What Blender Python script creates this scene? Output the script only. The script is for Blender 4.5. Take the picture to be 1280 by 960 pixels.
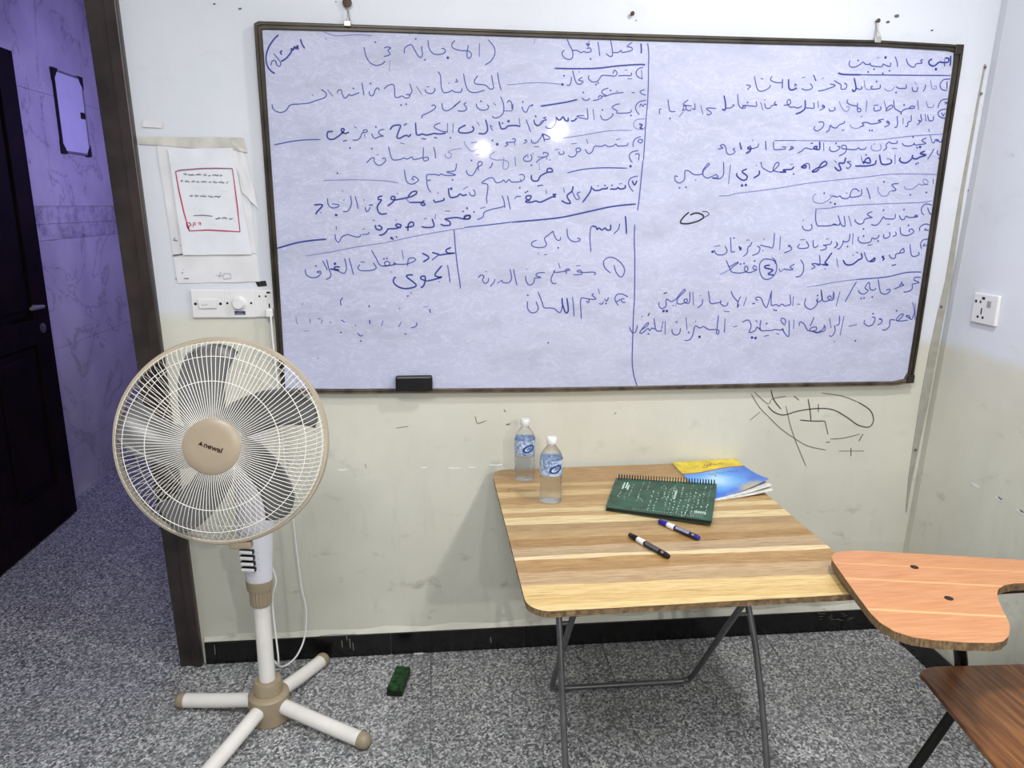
import bpy, bmesh, math, random
from math import sin, cos, pi, sqrt, atan2, radians
from mathutils import Vector, Matrix

for o in list(bpy.data.objects): bpy.data.objects.remove(o)
SC = bpy.context.scene
COL = SC.collection
random.seed(7)

# ------------------------------------------------------------------ camera
FPX = 915.7
PITCH, ROLL, YAW = 0.23873, 0.00775, 0.10321
CAM = Vector((0, 0, 1.712))
_f = Vector((sin(YAW)*cos(PITCH), cos(YAW)*cos(PITCH), -sin(PITCH)))
_r = Vector((cos(YAW), -sin(YAW), 0)); _u = _r.cross(_f)
CR = cos(ROLL)*_r + sin(ROLL)*_u
CU = -sin(ROLL)*_r + cos(ROLL)*_u
cam = bpy.data.cameras.new('camera'); camo = bpy.data.objects.new('camera', cam); COL.objects.link(camo)
cam.sensor_width = 36; cam.lens = 36*FPX/1280; cam.clip_start = .02
m = Matrix.Identity(4)
for i in range(3):
    m[i][0] = CR[i]; m[i][1] = CU[i]; m[i][2] = -_f[i]; m[i][3] = CAM[i]
camo.matrix_world = m
SC.camera = camo

# ------------------------------------------------------------------ light and exposure
SC.view_settings.view_transform = 'Standard'; SC.view_settings.look = 'None'
SC.view_settings.exposure = 0.03; SC.view_settings.gamma = 1; SC.view_settings.use_curve_mapping = False
w = bpy.data.worlds.new('world'); SC.world = w; w.use_nodes = True
w.node_tree.nodes['Background'].inputs[0].default_value = (.5, .6, .8, 1)
w.node_tree.nodes['Background'].inputs[1].default_value = .15
def lamp(name, loc, size, power, color, target=None, shape='DISK', sy=None):
    l = bpy.data.lights.new(name, 'AREA'); l.shape = shape; l.size = size
    if sy: l.size_y = sy
    l.energy = power; l.color = color
    o = bpy.data.objects.new(name, l); COL.objects.link(o); o.location = loc
    d = (Vector(target)-Vector(loc)) if target else Vector((0, 0, -1))
    o.rotation_euler = d.to_track_quat('-Z', 'Y').to_euler()
    return o
lamp('ceiling_lamp_light', (1.22, 1.35, 2.93), .2, 29, (1, .975, .95))
lamp('rear_lamp_light', (1.05, -1.38, 2.335), .055, 24, (1, .97, .92), (.6, 2.5, 1.3))
lamp('rear_lamp_light', (.41, -1.43, 2.185), .036, 12, (1, .98, .95), (.3, 2.5, 1.3))
lamp('room_fill_light', (-.35, .3, 2.93), .9, 58, (1, .98, .96), None, 'RECTANGLE', .8)  # added area light that fills the whole room, no tube lamp behind it
lamp('corridor_violet_light', (-.85, 4.7, 2.25), .3, 16, (.39, .33, 1), (-2.15, 4.6, 1.45))

# ------------------------------------------------------------------ rays: a pixel of the photograph onto a real plane
def ray(x, y): return _f*FPX + CR*(x-640) - CU*(y-480)
def HZ(x, y, z):
    d = ray(x, y); return CAM + d*((z-CAM.z)/d.z)
def HY(x, y, Y):
    d = ray(x, y); return CAM + d*(Y/d.y)
def HR(x, y, off=0.):
    d = ray(x, y); t = (RA-off+RB*CAM.z)/(d.x-RB*d.z); return CAM + d*t
def HX(x, y, X):
    d = ray(x, y); return CAM + d*(X/d.x)

WY = 2.5854      # board wall
RA, RB = 1.862, .033      # right wall: x = RA + RB*z, it leans a little as in the photo
RX = 1.94
TZ = .761        # table top

# ------------------------------------------------------------------ materials
def srgb(r, g, b):
    f = lambda c: (c/255/12.92) if c/255 <= .04045 else ((c/255+.055)/1.055)**2.4
    return (f(r), f(g), f(b), 1)
class M:
    def __init__(s, name):
        s.m = bpy.data.materials.new(name); s.m.use_nodes = True
        s.t = s.m.node_tree; s.n = s.t.nodes; s.l = s.t.links
        s.b = s.n['Principled BSDF']
        s.tc = s.n.new('ShaderNodeTexCoord')
    def set(s, **k):
        for a, v in k.items():
            s.b.inputs[a.replace('_', ' ')].default_value = v
        return s
    def node(s, t, **k):
        n = s.n.new(t)
        for a, v in k.items(): setattr(n, a, v)
        return n
    def link(s, a, b): s.l.new(a, b)
    def coord(s, scale=(1, 1, 1), kind='Object', rot=(0, 0, 0)):
        mp = s.n.new('ShaderNodeMapping'); s.link(s.tc.outputs[kind], mp.inputs[0])
        mp.inputs['Scale'].default_value = scale; mp.inputs['Rotation'].default_value = rot
        return mp.outputs[0]
    def noise(s, scale, detail=4, vec=None, rough=.5, dist=0):
        n = s.n.new('ShaderNodeTexNoise'); n.inputs['Scale'].default_value = scale
        n.inputs['Detail'].default_value = detail; n.inputs['Roughness'].default_value = rough
        n.inputs['Distortion'].default_value = dist
        s.link(vec if vec else s.tc.outputs['Object'], n.inputs['Vector'])
        return n.outputs['Fac']
    def ramp(s, fac, stops, interp='LINEAR'):
        r = s.n.new('ShaderNodeValToRGB'); r.color_ramp.interpolation = interp
        e = r.color_ramp.elements
        e[0].position, e[0].color = stops[0][0], stops[0][1]
        e[1].position, e[1].color = stops[1][0], stops[1][1]
        for p, c in stops[2:]:
            x = e.new(p); x.color = c
        s.link(fac, r.inputs[0]); return r.outputs[0]
    def gray(s, fac, a, b, va=0., vb=1.):
        return s.ramp(fac, [(a, (va, va, va, 1)), (b, (vb, vb, vb, 1))])
    def mix(s, fac, a, b, mode='MIX'):
        n = s.n.new('ShaderNodeMix'); n.data_type = 'RGBA'; n.blend_type = mode
        for i, v in ((0, fac), (6, a), (7, b)):
            if hasattr(v, 'is_linked') or hasattr(v, 'links'): s.link(v, n.inputs[i])
            else: n.inputs[i].default_value = v
        return n.outputs[2]
    def math(s, op, a, b=0.):
        n = s.n.new('ShaderNodeMath'); n.operation = op
        for i, v in ((0, a), (1, b)):
            if hasattr(v, 'links'): s.link(v, n.inputs[i])
            else: n.inputs[i].default_value = v
        return n.outputs[0]
    def color(s, c):
        if hasattr(c, 'links'): s.link(c, s.b.inputs['Base Color'])
        else: s.b.inputs['Base Color'].default_value = c
        return s
    def rough(s, c):
        if hasattr(c, 'links'): s.link(c, s.b.inputs['Roughness'])
        else: s.b.inputs['Roughness'].default_value = c
        return s
    def bump(s, fac, strength=.3, dist=.002):
        n = s.n.new('ShaderNodeBump'); n.inputs['Strength'].default_value = strength
        n.inputs['Distance'].default_value = dist
        s.link(fac, n.inputs['Height']); s.link(n.outputs[0], s.b.inputs['Normal']); return s
def plain(name, rgb, rough=.5, metal=0., var=.06, scale=30, bump=0):
    a = M(name); c = srgb(*rgb); d = tuple(max(0, x*(1-var*2.2)) for x in c[:3])+(1,)
    n = a.noise(scale, 4)
    a.color(a.mix(a.gray(n, .35, .7), c, d)).rough(rough).set(Metallic=metal)
    if bump: a.bump(n, bump)
    return a.m

def wall_mat(name):
    a = M(name)
    sep = a.node('ShaderNodeSeparateXYZ'); a.link(a.tc.outputs['Object'], sep.inputs[0])
    n1 = a.noise(1.6, 3)
    # paint line drops a little towards the right
    zz = a.math('ADD', sep.outputs[2], a.math('MULTIPLY', sep.outputs[0], .045))
    zz = a.math('ADD', zz, a.math('MULTIPLY', n1, .10))
    k = a.gray(zz, 1.345/3, 1.375/3) if False else a.gray(a.math('MULTIPLY', zz, 1/3), 1.335/3, 1.375/3)
    lo = a.mix(a.gray(a.noise(3.2, 5), .3, .7), srgb(212, 212, 200), srgb(200, 200, 188))
    up = a.mix(a.gray(a.noise(2.1, 4), .35, .7), srgb(216, 220, 229), srgb(208, 213, 222))
    base = a.mix(k, lo, up)
    # scuffs and grime, mostly low on the wall
    s1 = a.gray(a.noise(7, 6, a.coord((1, 1, 1.8)), .62), .60, .70)
    low = a.ramp(a.math('MULTIPLY', sep.outputs[2], 1/3), [(.05, (1, 1, 1, 1)), (.36, (.12, .12, .12, 1))])
    s2 = a.gray(a.noise(38, 5, a.coord((.6, 1, 1.5)), .7), .60, .72)
    g = a.mix(a.math('MULTIPLY', a.math('MULTIPLY', s1, low), .6), base, srgb(140, 138, 122))
    g = a.mix(a.math('MULTIPLY', a.math('MULTIPLY', s2, s1), .5), g, srgb(100, 100, 92))
    vstain = a.gray(a.noise(5, 4, a.coord((4, 4, .8))), .58, .75)
    g = a.mix(a.math('MULTIPLY', a.math('MULTIPLY', vstain, low), .25), g, srgb(160, 158, 146))
    a.color(g).rough(.42)
    a.bump(a.noise(22, 4), .22, .004)
    return a.m

def granite(name):
    a = M(name)
    v = a.node('ShaderNodeTexVoronoi'); v.inputs['Scale'].default_value = 150
    wv = a.noise(30, 3)
    vc = a.node('ShaderNodeVectorMath', operation='ADD')
    sc = a.node('ShaderNodeVectorMath', operation='SCALE'); sc.inputs['Scale'].default_value = .012
    cmb = a.node('ShaderNodeCombineXYZ'); a.link(wv, cmb.inputs[0]); a.link(wv, cmb.inputs[1])
    a.link(cmb.outputs[0], sc.inputs[0]); a.link(a.tc.outputs['Object'], vc.inputs[0]); a.link(sc.outputs[0], vc.inputs[1])
    a.link(vc.outputs[0], v.inputs['Vector'])
    bw = a.node('ShaderNodeRGBToBW'); a.link(v.outputs['Color'], bw.inputs[0])
    c = a.ramp(bw.outputs[0], [(.15, srgb(62, 64, 66)), (.34, srgb(108, 110, 112)), (.58, srgb(160, 162, 164)), (.8, srgb(214, 215, 216))])
    n2 = a.noise(70, 3, None, .7)
    c = a.mix(a.gray(n2, .42, .62, 0, .6), c, srgb(108, 110, 114))
    n3 = a.noise(2.5, 3)
    c = a.mix(a.gray(n3, .4, .7, 0, .25), c, srgb(130, 132, 133))
    a.color(c).rough(.5); a.b.inputs['Specular IOR Level'].default_value = .3
    return a.m

def border_mat(name):
    a = M(name)
    n = a.noise(11, 5, None, .7)
    c = a.ramp(n, [(.34, srgb(140, 134, 140)), (.5, srgb(182, 178, 180)), (.62, srgb(198, 194, 194))])
    a.color(c).rough(.45); return a.m

def marble(name):
    a = M(name)
    d = a.noise(1.8, 5, None, .6, .8)
    vv = a.gray(a.math('ABSOLUTE', a.math('SUBTRACT', d, .5)), 0, .018, 1, 0)
    blot = a.noise(3, 5)
    c = a.mix(a.gray(blot, .35, .7), srgb(206, 202, 200), srgb(180, 176, 178))
    c = a.mix(a.math('MULTIPLY', vv, .45), c, srgb(110, 104, 108))
    a.color(c).rough(.45); return a.m

def wood_strip_mat(name):
    a = M(name)
    sep = a.node('ShaderNodeSeparateXYZ'); a.link(a.tc.outputs['Object'], sep.inputs[0])
    rows = [(585, (176, 138, 98)), (603, (208, 176, 132)), (607, (182, 144, 100)), (613, (214, 184, 140)), (619, (178, 142, 100)), (628, (196, 162, 120)),
            (634, (222, 198, 158)), (640, (190, 156, 112)), (646, (228, 206, 168)), (654, (172, 142, 106)), (663, (184, 152, 112)),
            (673, (166, 128, 80)), (682, (186, 160, 130)), (688, (178, 152, 128)), (694, (232, 212, 176)), (699, (178, 140, 92)),
            (706, (170, 132, 86)), (714, (190, 160, 128)), (723, (184, 154, 122)), (731, (222, 192, 140)), (745, (212, 180, 126)), (757, (226, 198, 148))]
    ys = [(HZ(690, p, TZ).y, c) for p, c in rows]
    # position along the depth of the top, with strips that change along x (finger joints)
    nx = a.noise(2.3, 2, a.coord((1.1, 6, 1)))
    yy = a.math('ADD', sep.outputs[1], a.math('MULTIPLY', a.math('SUBTRACT', nx, .5), .035))
    fac = a.math('SUBTRACT', 1, a.math('MULTIPLY', a.math('SUBTRACT', yy, 1.55), 1/1.06))
    st = [(max(0, min(1, 1-(y-1.55)/1.06)), srgb(*c)) for y, c in ys]
    c = a.ramp(fac, st, 'CONSTANT')
    g1 = a.noise(16, 5, a.coord((.9, 14, 1)), .65)
    g2 = a.noise(40, 4, a.coord((.5, 12, 1)), .7)
    g3 = a.noise(30, 3, a.coord((.35, 9, 1)), .5)
    c = a.mix(a.gray(g3, .55, .66, 0, .55), c, a.mix(1, c, srgb(176, 140, 100), 'MULTIPLY'))
    c = a.mix(a.gray(g1, .35, .7, 0, .6), c, a.mix(1, c, srgb(190, 160, 118), 'MULTIPLY'))
    c = a.mix(a.gray(g2, .5, .7, 0, .35), c, srgb(228, 204, 162))
    c = a.mix(1, c, (.95, 1.0, .90, 1), 'MULTIPLY')
    a.color(c).rough(.36); return a.m

def wood_mat(name, base, dark, light, scale, along='x', rough=.4, lines=()):
    a = M(name)
    s = (.8, 10, 1) if along == 'x' else (10, .8, 1)
    ro_ = (0, 0, .15) if lines else (0, 0, 0)
    g = a.noise(scale, 5, a.coord(s, rot=ro_), .6)
    c = a.ramp(g, [(.28, srgb(*dark)), (.5, srgb(*base)), (.72, srgb(*light))])
    g2 = a.noise(scale*4, 4, a.coord(s, rot=ro_), .6)
    c = a.mix(a.gray(g2, .45, .7, 0, .3), c, srgb(*dark))
    if lines:
        q1, q2 = HZ(1070, 724, .8), HZ(1250, 733, .8); sl = (q2.y-q1.y)/(q2.x-q1.x)
        sep = a.node('ShaderNodeSeparateXYZ'); a.link(a.tc.outputs['Object'], sep.inputs[0])
        for py, px, st in lines:
            y0 = HZ(px, py, .8); yy = a.math('SUBTRACT', sep.outputs[1], a.math('MULTIPLY', sep.outputs[0], sl))
            dd = a.math('ABSOLUTE', a.math('SUBTRACT', yy, y0.y-sl*y0.x))
            c = a.mix(a.gray(dd, .001, .005, .8*st if st < 1 else .9, 0), c, srgb(240, 190, 130))
    a.color(c).rough(rough); return a.m

def board_mat():
    a = M('whiteboard_surface')
    n = a.noise(2.2, 5, a.coord((1, 1, 1.6)), .55)
    c = a.mix(a.gray(n, .35, .68), srgb(184, 189, 216), srgb(173, 178, 204))
    # wiped-off writing: pale and greyish smears
    s = a.noise(9, 6, a.coord((1, 1, 2.2)), .7, 1.4)
    c = a.mix(a.gray(a.math('ABSOLUTE', a.math('SUBTRACT', s, .52)), 0, .022, .7, 0), c, srgb(206, 210, 232))
    gh = a.noise(16, 5, a.coord((1, 1, 1.7)), .6, 2.2)
    c = a.mix(a.gray(a.math('ABSOLUTE', a.math('SUBTRACT', gh, .5)), 0, .010, .45, 0), c, srgb(214, 217, 236))
    s2 = a.noise(4, 6, a.coord((1, 1, 2.5)), .7)
    c = a.mix(a.gray(s2, .50, .70, 0, .6), c, srgb(158, 164, 186))
    s3 = a.noise(30, 4, a.coord((.5, 1, 2)), .6)
    c = a.mix(a.gray(s3, .58, .75, 0, .22), c, srgb(160, 166, 200))
    a.color(c).rough(.55).set(Coat_Weight=.55, Coat_Roughness=.045)
    a.bump(n, .02, .001)
    return a.m

MT = dict(
    wall=wall_mat('painted_wall'), granite=granite('granite_tile'), marble=marble('marble_tile'),
    grout=plain('grout', (92, 92, 90), .8), ceiling=plain('ceiling_paint', (225, 226, 228), .8),
    black_tile=plain('black_skirting_tile', (13, 13, 14), .22, 0, .5, 14), skgrout=plain('skirting_joint', (120, 118, 110), .8),
    darkwood=plain('dark_door_frame', (56, 46, 45), .35, 0, .3, 9), leaf=plain('dark_maroon_door', (24, 11, 14), .7, 0, .35, 7),
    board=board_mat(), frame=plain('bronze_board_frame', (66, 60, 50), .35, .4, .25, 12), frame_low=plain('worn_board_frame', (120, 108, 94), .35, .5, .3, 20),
    ink=plain('blue_marker_ink', (66, 74, 160), .5, 0, .1), inkt=plain('faded_marker_ink', (122, 128, 186), .5, 0, .1), inkb=plain('heavy_marker_ink', (44, 52, 146), .5, 0, .1),
    kink=plain('black_marker_ink', (26, 26, 34), .5), pencil=plain('pencil_line', (120, 118, 108), .8), pencil_dark=plain('dark_pen_line', (74, 74, 76), .8),
    white=plain('white_plastic', (226, 226, 228), .3, 0, .03, 8), lav=plain('fan_white_plastic', (222, 222, 232), .3, 0, .03, 8),
    whitepaint=plain('white_tube_paint', (232, 230, 226), .3, 0, .05, 10),
    tan=plain('beige_plastic', (158, 144, 120), .42, 0, .08, 12), rim=plain('beige_guard_rim', (182, 170, 150), .42, 0, .06, 12),
    cap=plain('fan_cap_beige', (166, 152, 132), .38, 0, .06, 10),
    wire=plain('cream_wire', (236, 234, 226), .35, 0, .02), darkp=plain('dark_plastic', (22, 22, 26), .5), black=plain('black_plastic', (14, 14, 17), .35, 0, .3),
    felt=plain('black_felt', (13, 15, 24), .95, 0, .3, 90, .4), green=plain('green_felt', (22, 78, 28), .95, 0, .45, 60, .5),
    paper=plain('paper_sheet', (222, 226, 234), .7, 0, .04, 14), paper2=plain('old_paper_sheet', (222, 223, 228), .75, 0, .06, 9),
    tape=plain('yellowed_tape', (208, 207, 200), .4, 0, .1, 20), red=plain('red_print', (186, 60, 90), .6), maroon=plain('maroon_print', (150, 96, 122), .6), type=plain('grey_print', (96, 96, 110), .7),
    steel=plain('grey_steel_tube', (112, 112, 116), .35, .55, .12, 20), blacktube=plain('black_steel_tube', (12, 12, 13), .3, .2, .2),
    tabletop=wood_strip_mat('laminate_wood_strips'), ply=wood_mat('particle_board_edge', (120, 98, 70), (72, 56, 38), (160, 134, 98), 60, 'x', .8),
    tablet=wood_mat('orange_wood', (194, 138, 94), (180, 122, 80), (206, 152, 110), 14, 'x', .38, [(728, 1160, .9), (766, 1170, 1.1), (707, 1120, .5)]), seat=wood_mat('brown_wood', (124, 80, 48), (74, 44, 26), (160, 112, 68), 9, 'y', .32),
    bolt=plain('dark_bolt', (58, 40, 34), .4, .5), nbgreen=plain('green_cover', (44, 88, 70), .45, 0, .25, 22), chalk=plain('chalk_print', (196, 220, 206), .6, 0, .1),
    page=plain('page_edges', (226, 226, 220), .7, 0, .12, 60), coil=plain('black_coil', (14, 14, 16), .6),
    blue=plain('blue_cap', (38, 26, 150), .35, 0, .15), navy=plain('navy_label', (60, 66, 110), .4, 0, .3, 60), label=plain('silver_label', (150, 152, 176), .4, 0, .1, 70),
    glue=plain('plaster_mark', (236, 236, 234), .7), rust=plain('rusty_nail', (84, 66, 56), .6, .4), hookm=plain('wire_hook', (176, 174, 170), .35, .6), gapshade=plain('corner_shade_grey', (168, 167, 158), .6, 0, .08),  # last grey imitates the shade inside the corner gap
)
def blade_mat():
    a = M('smoky_blade_plastic'); a.color(srgb(108, 109, 112)).rough(.3)
    a.b.inputs['Alpha'].default_value = .86
    return a.m
MT['blade'] = blade_mat()
MT['leaf'].node_tree.nodes['Principled BSDF'].inputs['Specular IOR Level'].default_value = .12
MT['border'] = border_mat('patterned_border_tile')
def clear_mat(name, ior, tmix, col=(1, 1, 1, 1), rough=.02):
    a = M(name)
    gl = a.node('ShaderNodeBsdfGlass'); gl.inputs['IOR'].default_value = ior; gl.inputs['Roughness'].default_value = rough; gl.inputs['Color'].default_value = col
    tr = a.node('ShaderNodeBsdfTransparent'); tr.inputs[0].default_value = col
    mx = a.node('ShaderNodeMixShader'); mx.inputs[0].default_value = tmix
    a.link(gl.outputs[0], mx.inputs[1]); a.link(tr.outputs[0], mx.inputs[2])
    a.link(mx.outputs[0], a.n['Material Output'].inputs[0]); return a.m
MT['pet'] = clear_mat('clear_bottle_plastic', 1.16, .45, (.97, .98, 1, 1))
MT['water'] = clear_mat('drinking_water', 1.15, .6, (.96, .98, 1, 1))
def bottle_label_mat():
    a = M('bottle_label_print')
    n = a.noise(90, 4, None, .7)
    c = a.ramp(n, [(.38, srgb(96, 124, 172)), (.5, srgb(160, 182, 214)), (.62, srgb(208, 218, 234))])
    a.color(c).rough(.3); return a.m
MT['blabel'] = bottle_label_mat()
def book_cover_mat():
    a = M('workbook_cover_print')
    sep = a.node('ShaderNodeSeparateXYZ'); a.link(a.tc.outputs['UV'], sep.inputs[0])
    u, v = sep.outputs[0], sep.outputs[1]
    wv = a.math('MULTIPLY', a.math('SINE', a.math('ADD', a.math('MULTIPLY', u, 5.2), .6)), .035)
    e = a.math('ADD', v, wv)
    n = a.noise(1.6, 2, a.coord((1, 2, 1), 'UV'))
    vm = a.math('SUBTRACT', 1, a.math('MULTIPLY', a.math('ABSOLUTE', a.math('SUBTRACT', v, .42)), 2.2))
    um = a.math('SUBTRACT', 1, a.math('MULTIPLY', a.math('ABSOLUTE', a.math('SUBTRACT', u, .42)), 1.6))
    blue = a.ramp(a.math('ADD', a.math('MULTIPLY', a.math('MULTIPLY', vm, um), .6), a.math('MULTIPLY', n, .5)), [(.3, srgb(46, 112, 214)), (.52, srgb(92, 166, 236)), (.75, srgb(176, 216, 246))])
    low = a.gray(v, .08, .22, 1, 0)
    blue = a.mix(a.math('MULTIPLY', low, a.gray(a.noise(2.2, 1, a.coord((1, 1, 1), 'UV')), .45, .6, 0, .8)), blue, srgb(196, 184, 130))
    c = a.ramp(e, [(.0, (0, 0, 0, 1)), (.665, (0, 0, 0, 1)), (.67, (.5, .5, .5, 1)), (.69, (.5, .5, .5, 1)), (.695, (1, 1, 1, 1))], 'CONSTANT')
    bw = a.node('ShaderNodeRGBToBW'); a.link(c, bw.inputs[0])
    hi = a.gray(bw.outputs[0], .6, .8); mid = a.gray(bw.outputs[0], .2, .4)
    yel = a.ramp(a.noise(6, 3, a.coord((1, 1, 1), 'UV')), [(.35, srgb(196, 170, 20)), (.65, srgb(228, 206, 48))])
    x = a.mix(mid, blue, srgb(150, 60, 50)); x = a.mix(hi, x, yel)
    a.color(x).rough(.3); return a.m
MT['book'] = book_cover_mat()

# ------------------------------------------------------------------ mesh helpers
class MB:
    def __init__(s): s.v = []; s.f = []; s.uv = None; s.mi = []
    def add(s, vs, fs, mi=0):
        n = len(s.v); s.v += [tuple(v) for v in vs]
        s.f += [tuple(i+n for i in f) for f in fs]; s.mi += [mi]*len(fs); return s
    def box(s, a, b, mi=0, mat=None):
        (x0, y0, z0), (x1, y1, z1) = a, b
        vs = [Vector(p) for p in ((x0,y0,z0),(x1,y0,z0),(x1,y1,z0),(x0,y1,z0),(x0,y0,z1),(x1,y0,z1),(x1,y1,z1),(x0,y1,z1))]
        if mat: vs = [mat @ v for v in vs]
        return s.add(vs, [(0,3,2,1),(4,5,6,7),(0,1,5,4),(1,2,6,5),(2,3,7,6),(3,0,4,7)], mi)
    def prism(s, pts, z0, z1, mi=0):
        """polygon (x,y) list extruded between z0 and z1"""
        n = len(pts)
        vs = [(p[0], p[1], z0) for p in pts]+[(p[0], p[1], z1) for p in pts]
        fs = [tuple(range(n-1, -1, -1)), tuple(range(n, 2*n))]+[(i, (i+1) % n, n+(i+1) % n, n+i) for i in range(n)]
        return s.add(vs, fs, mi)
    def slab(s, pts, off, mi=0):
        """3d polygon extruded along vector off"""
        n = len(pts); off = Vector(off)
        vs = [Vector(p) for p in pts]+[Vector(p)+off for p in pts]
        fs = [tuple(range(n)), tuple(range(2*n-1, n-1, -1))]+[((i+1) % n, i, n+i, n+(i+1) % n) for i in range(n)]
        return s.add(vs, fs, mi)
    def tube(s, path, r, seg=10, mi=0, caps=True):
        P = [Vector(p) for p in path]; n = len(P)
        R = r if hasattr(r, '__len__') else [r]*n
        T = []
        for i in range(n):
            a = P[i+1]-P[i] if i < n-1 else P[i]-P[i-1]
            b = P[i]-P[i-1] if i > 0 else a
            t = a.normalized()+b.normalized()
            T.append(t.normalized() if t.length > 1e-6 else a.normalized())
        up = Vector((0, 0, 1)) if abs(T[0].z) < .9 else Vector((1, 0, 0))
        u = T[0].cross(up).normalized(); vs = []
        for i in range(n):
            u = (u-T[i]*u.dot(T[i])).normalized(); v = T[i].cross(u)
            for k in range(seg):
                an = 2*pi*k/seg; vs.append(P[i]+(u*cos(an)+v*sin(an))*R[i])
        fs = [(i*seg+k, i*seg+(k+1) % seg, (i+1)*seg+(k+1) % seg, (i+1)*seg+k) for i in range(n-1) for k in range(seg)]
        if caps: fs += [tuple(range(seg-1, -1, -1)), tuple(range((n-1)*seg, n*seg))]
        return s.add(vs, fs, mi)
    def lathe(s, prof, seg=32, c=(0, 0, 0), axis='z', mi=0, sx=1, sy=1, caps=True):
        """profile of (r, h)"""
        vs = []
        for r, h in prof:
            for k in range(seg):
                an = 2*pi*k/seg; x, y = r*cos(an)*sx, r*sin(an)*sy
                p = (x, y, h) if axis == 'z' else (x, h, y) if axis == 'y' else (h, x, y)
                vs.append((p[0]+c[0], p[1]+c[1], p[2]+c[2]))
        n = len(prof)
        fs = [(i*seg+k, i*seg+(k+1) % seg, (i+1)*seg+(k+1) % seg, (i+1)*seg+k) for i in range(n-1) for k in range(seg)]
        if caps: fs += [tuple(range(seg-1, -1, -1)), tuple(range((n-1)*seg, n*seg))]
        return s.add(vs, fs, mi)
    def xf(s, mat): s.v = [tuple(mat @ Vector(v)) for v in s.v]; return s
    def build(s, name, mats, parent=None, smooth=False, bevel=0, loc=None, label=None, kind=None, fix=True):
        me = bpy.data.meshes.new(name); me.from_pydata(s.v, [], s.f)
        for mm in (mats if isinstance(mats, (list, tuple)) else [mats]):
            me.materials.append(MT[mm] if isinstance(mm, str) else mm)
        for i, p in enumerate(me.polygons): p.material_index = s.mi[i]
        if fix:
            bm = bmesh.new(); bm.from_mesh(me); bmesh.ops.recalc_face_normals(bm, faces=bm.faces); bm.to_mesh(me); bm.free()
        if smooth:
            for p in me.polygons: p.use_smooth = True
            try: me.set_sharp_from_angle(angle=radians(38))
            except Exception: pass
        o = bpy.data.objects.new(name, me); COL.objects.link(o)
        if bevel:
            b = o.modifiers.new('bevel', 'BEVEL'); b.width = bevel; b.segments = 2; b.limit_method = 'ANGLE'
        if parent: o.parent = parent
        if parent and loc is None: o.matrix_parent_inverse = parent.matrix_basis.inverted()
        if loc is not None: o.location = loc
        if label: o['label'] = label
        if kind: o['kind'] = kind
        return o
def thing(name, label, cat, loc=(0, 0, 0), group=None):
    o = bpy.data.objects.new(name, None); COL.objects.link(o); o.location = loc; o.empty_display_size = .05
    o['label'] = label; o['category'] = cat
    if group: o['group'] = group
    return o
def tag(o, label, cat, group=None):
    o['label'] = label; o['category'] = cat
    if group: o['group'] = group
    return o
def smooth_path(P, k=4):
    P = [Vector(p) for p in P]; n = len(P)
    if n < 3: return P
    out = []
    for i in range(n-1):
        a = P[max(i-1, 0)]; b = P[i]; c = P[i+1]; d = P[min(i+2, n-1)]
        for j in range(k):
            t = j/k
            out.append(.5*((2*b)+(c-a)*t+(2*a-5*b+4*c-d)*t*t+(3*b-a-3*c+d)*t**3))
    out.append(P[-1]); return out
def ribbon(mb, P, w, nrm, lift=0, mi=0, taper=True):
    """flat ink stroke along 3d points lying on a plane with normal nrm"""
    nrm = Vector(nrm).normalized(); P = [Vector(p)+nrm*lift for p in P]; n = len(P)
    if n == 1:
        a = nrm.orthogonal().normalized(); b = nrm.cross(a)
        vs = [P[0]+(a*cos(k*pi/3)+b*sin(k*pi/3))*w*.95 for k in range(6)]
        mb.add(vs, [tuple(range(6))], mi); return
    vs = []
    for i in range(n):
        t = (P[min(i+1, n-1)]-P[max(i-1, 0)])
        if t.length < 1e-7: t = Vector((1, 0, 0))
        s_ = nrm.cross(t.normalized())
        ww = w*.5*(1 if not taper else (.7 if i in (0, n-1) else 1))
        vs += [P[i]+s_*ww, P[i]-s_*ww]
    mb.add(vs, [(2*i, 2*i+1, 2*i+3, 2*i+2) for i in range(n-1)], mi)

# ================================================================== room shell
CZ = 3.0; RY = -2.7; LX = -2.9
def struct(name, mb, mats, **k): 
    o = mb.build(name, mats, **k); o['kind'] = 'structure'; return o
DX0, DX1, DH = -2.06, -.99, 2.46      # doorway
# floor slab (grout) with granite tiles on it
fl = struct('floor', MB().box((LX-.2, RY-.2, -.12), (2.2, 6.6, -.006)), 'grout')
GX, GY, TS = -.046, 2.042, .68
tm = None
for i in range(-5, 4):
    for j in range(-7, 7):
        x0 = GX+i*TS; y0 = GY+j*TS
        if x0+TS > 2.3 or x0 < LX-.6 or y0+TS > 6.9 or y0 < RY-.4: continue
        if tm is None:
            g = .0011
            t = MB().box((g, g, -.006), (TS-g, TS-g, 0)).build('tile', 'granite', fl, loc=(x0, y0, 0)); tm = t.data
        else:
            t = bpy.data.objects.new('tile', tm); COL.objects.link(t); t.parent = fl; t.location = (x0, y0, 0)
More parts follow.
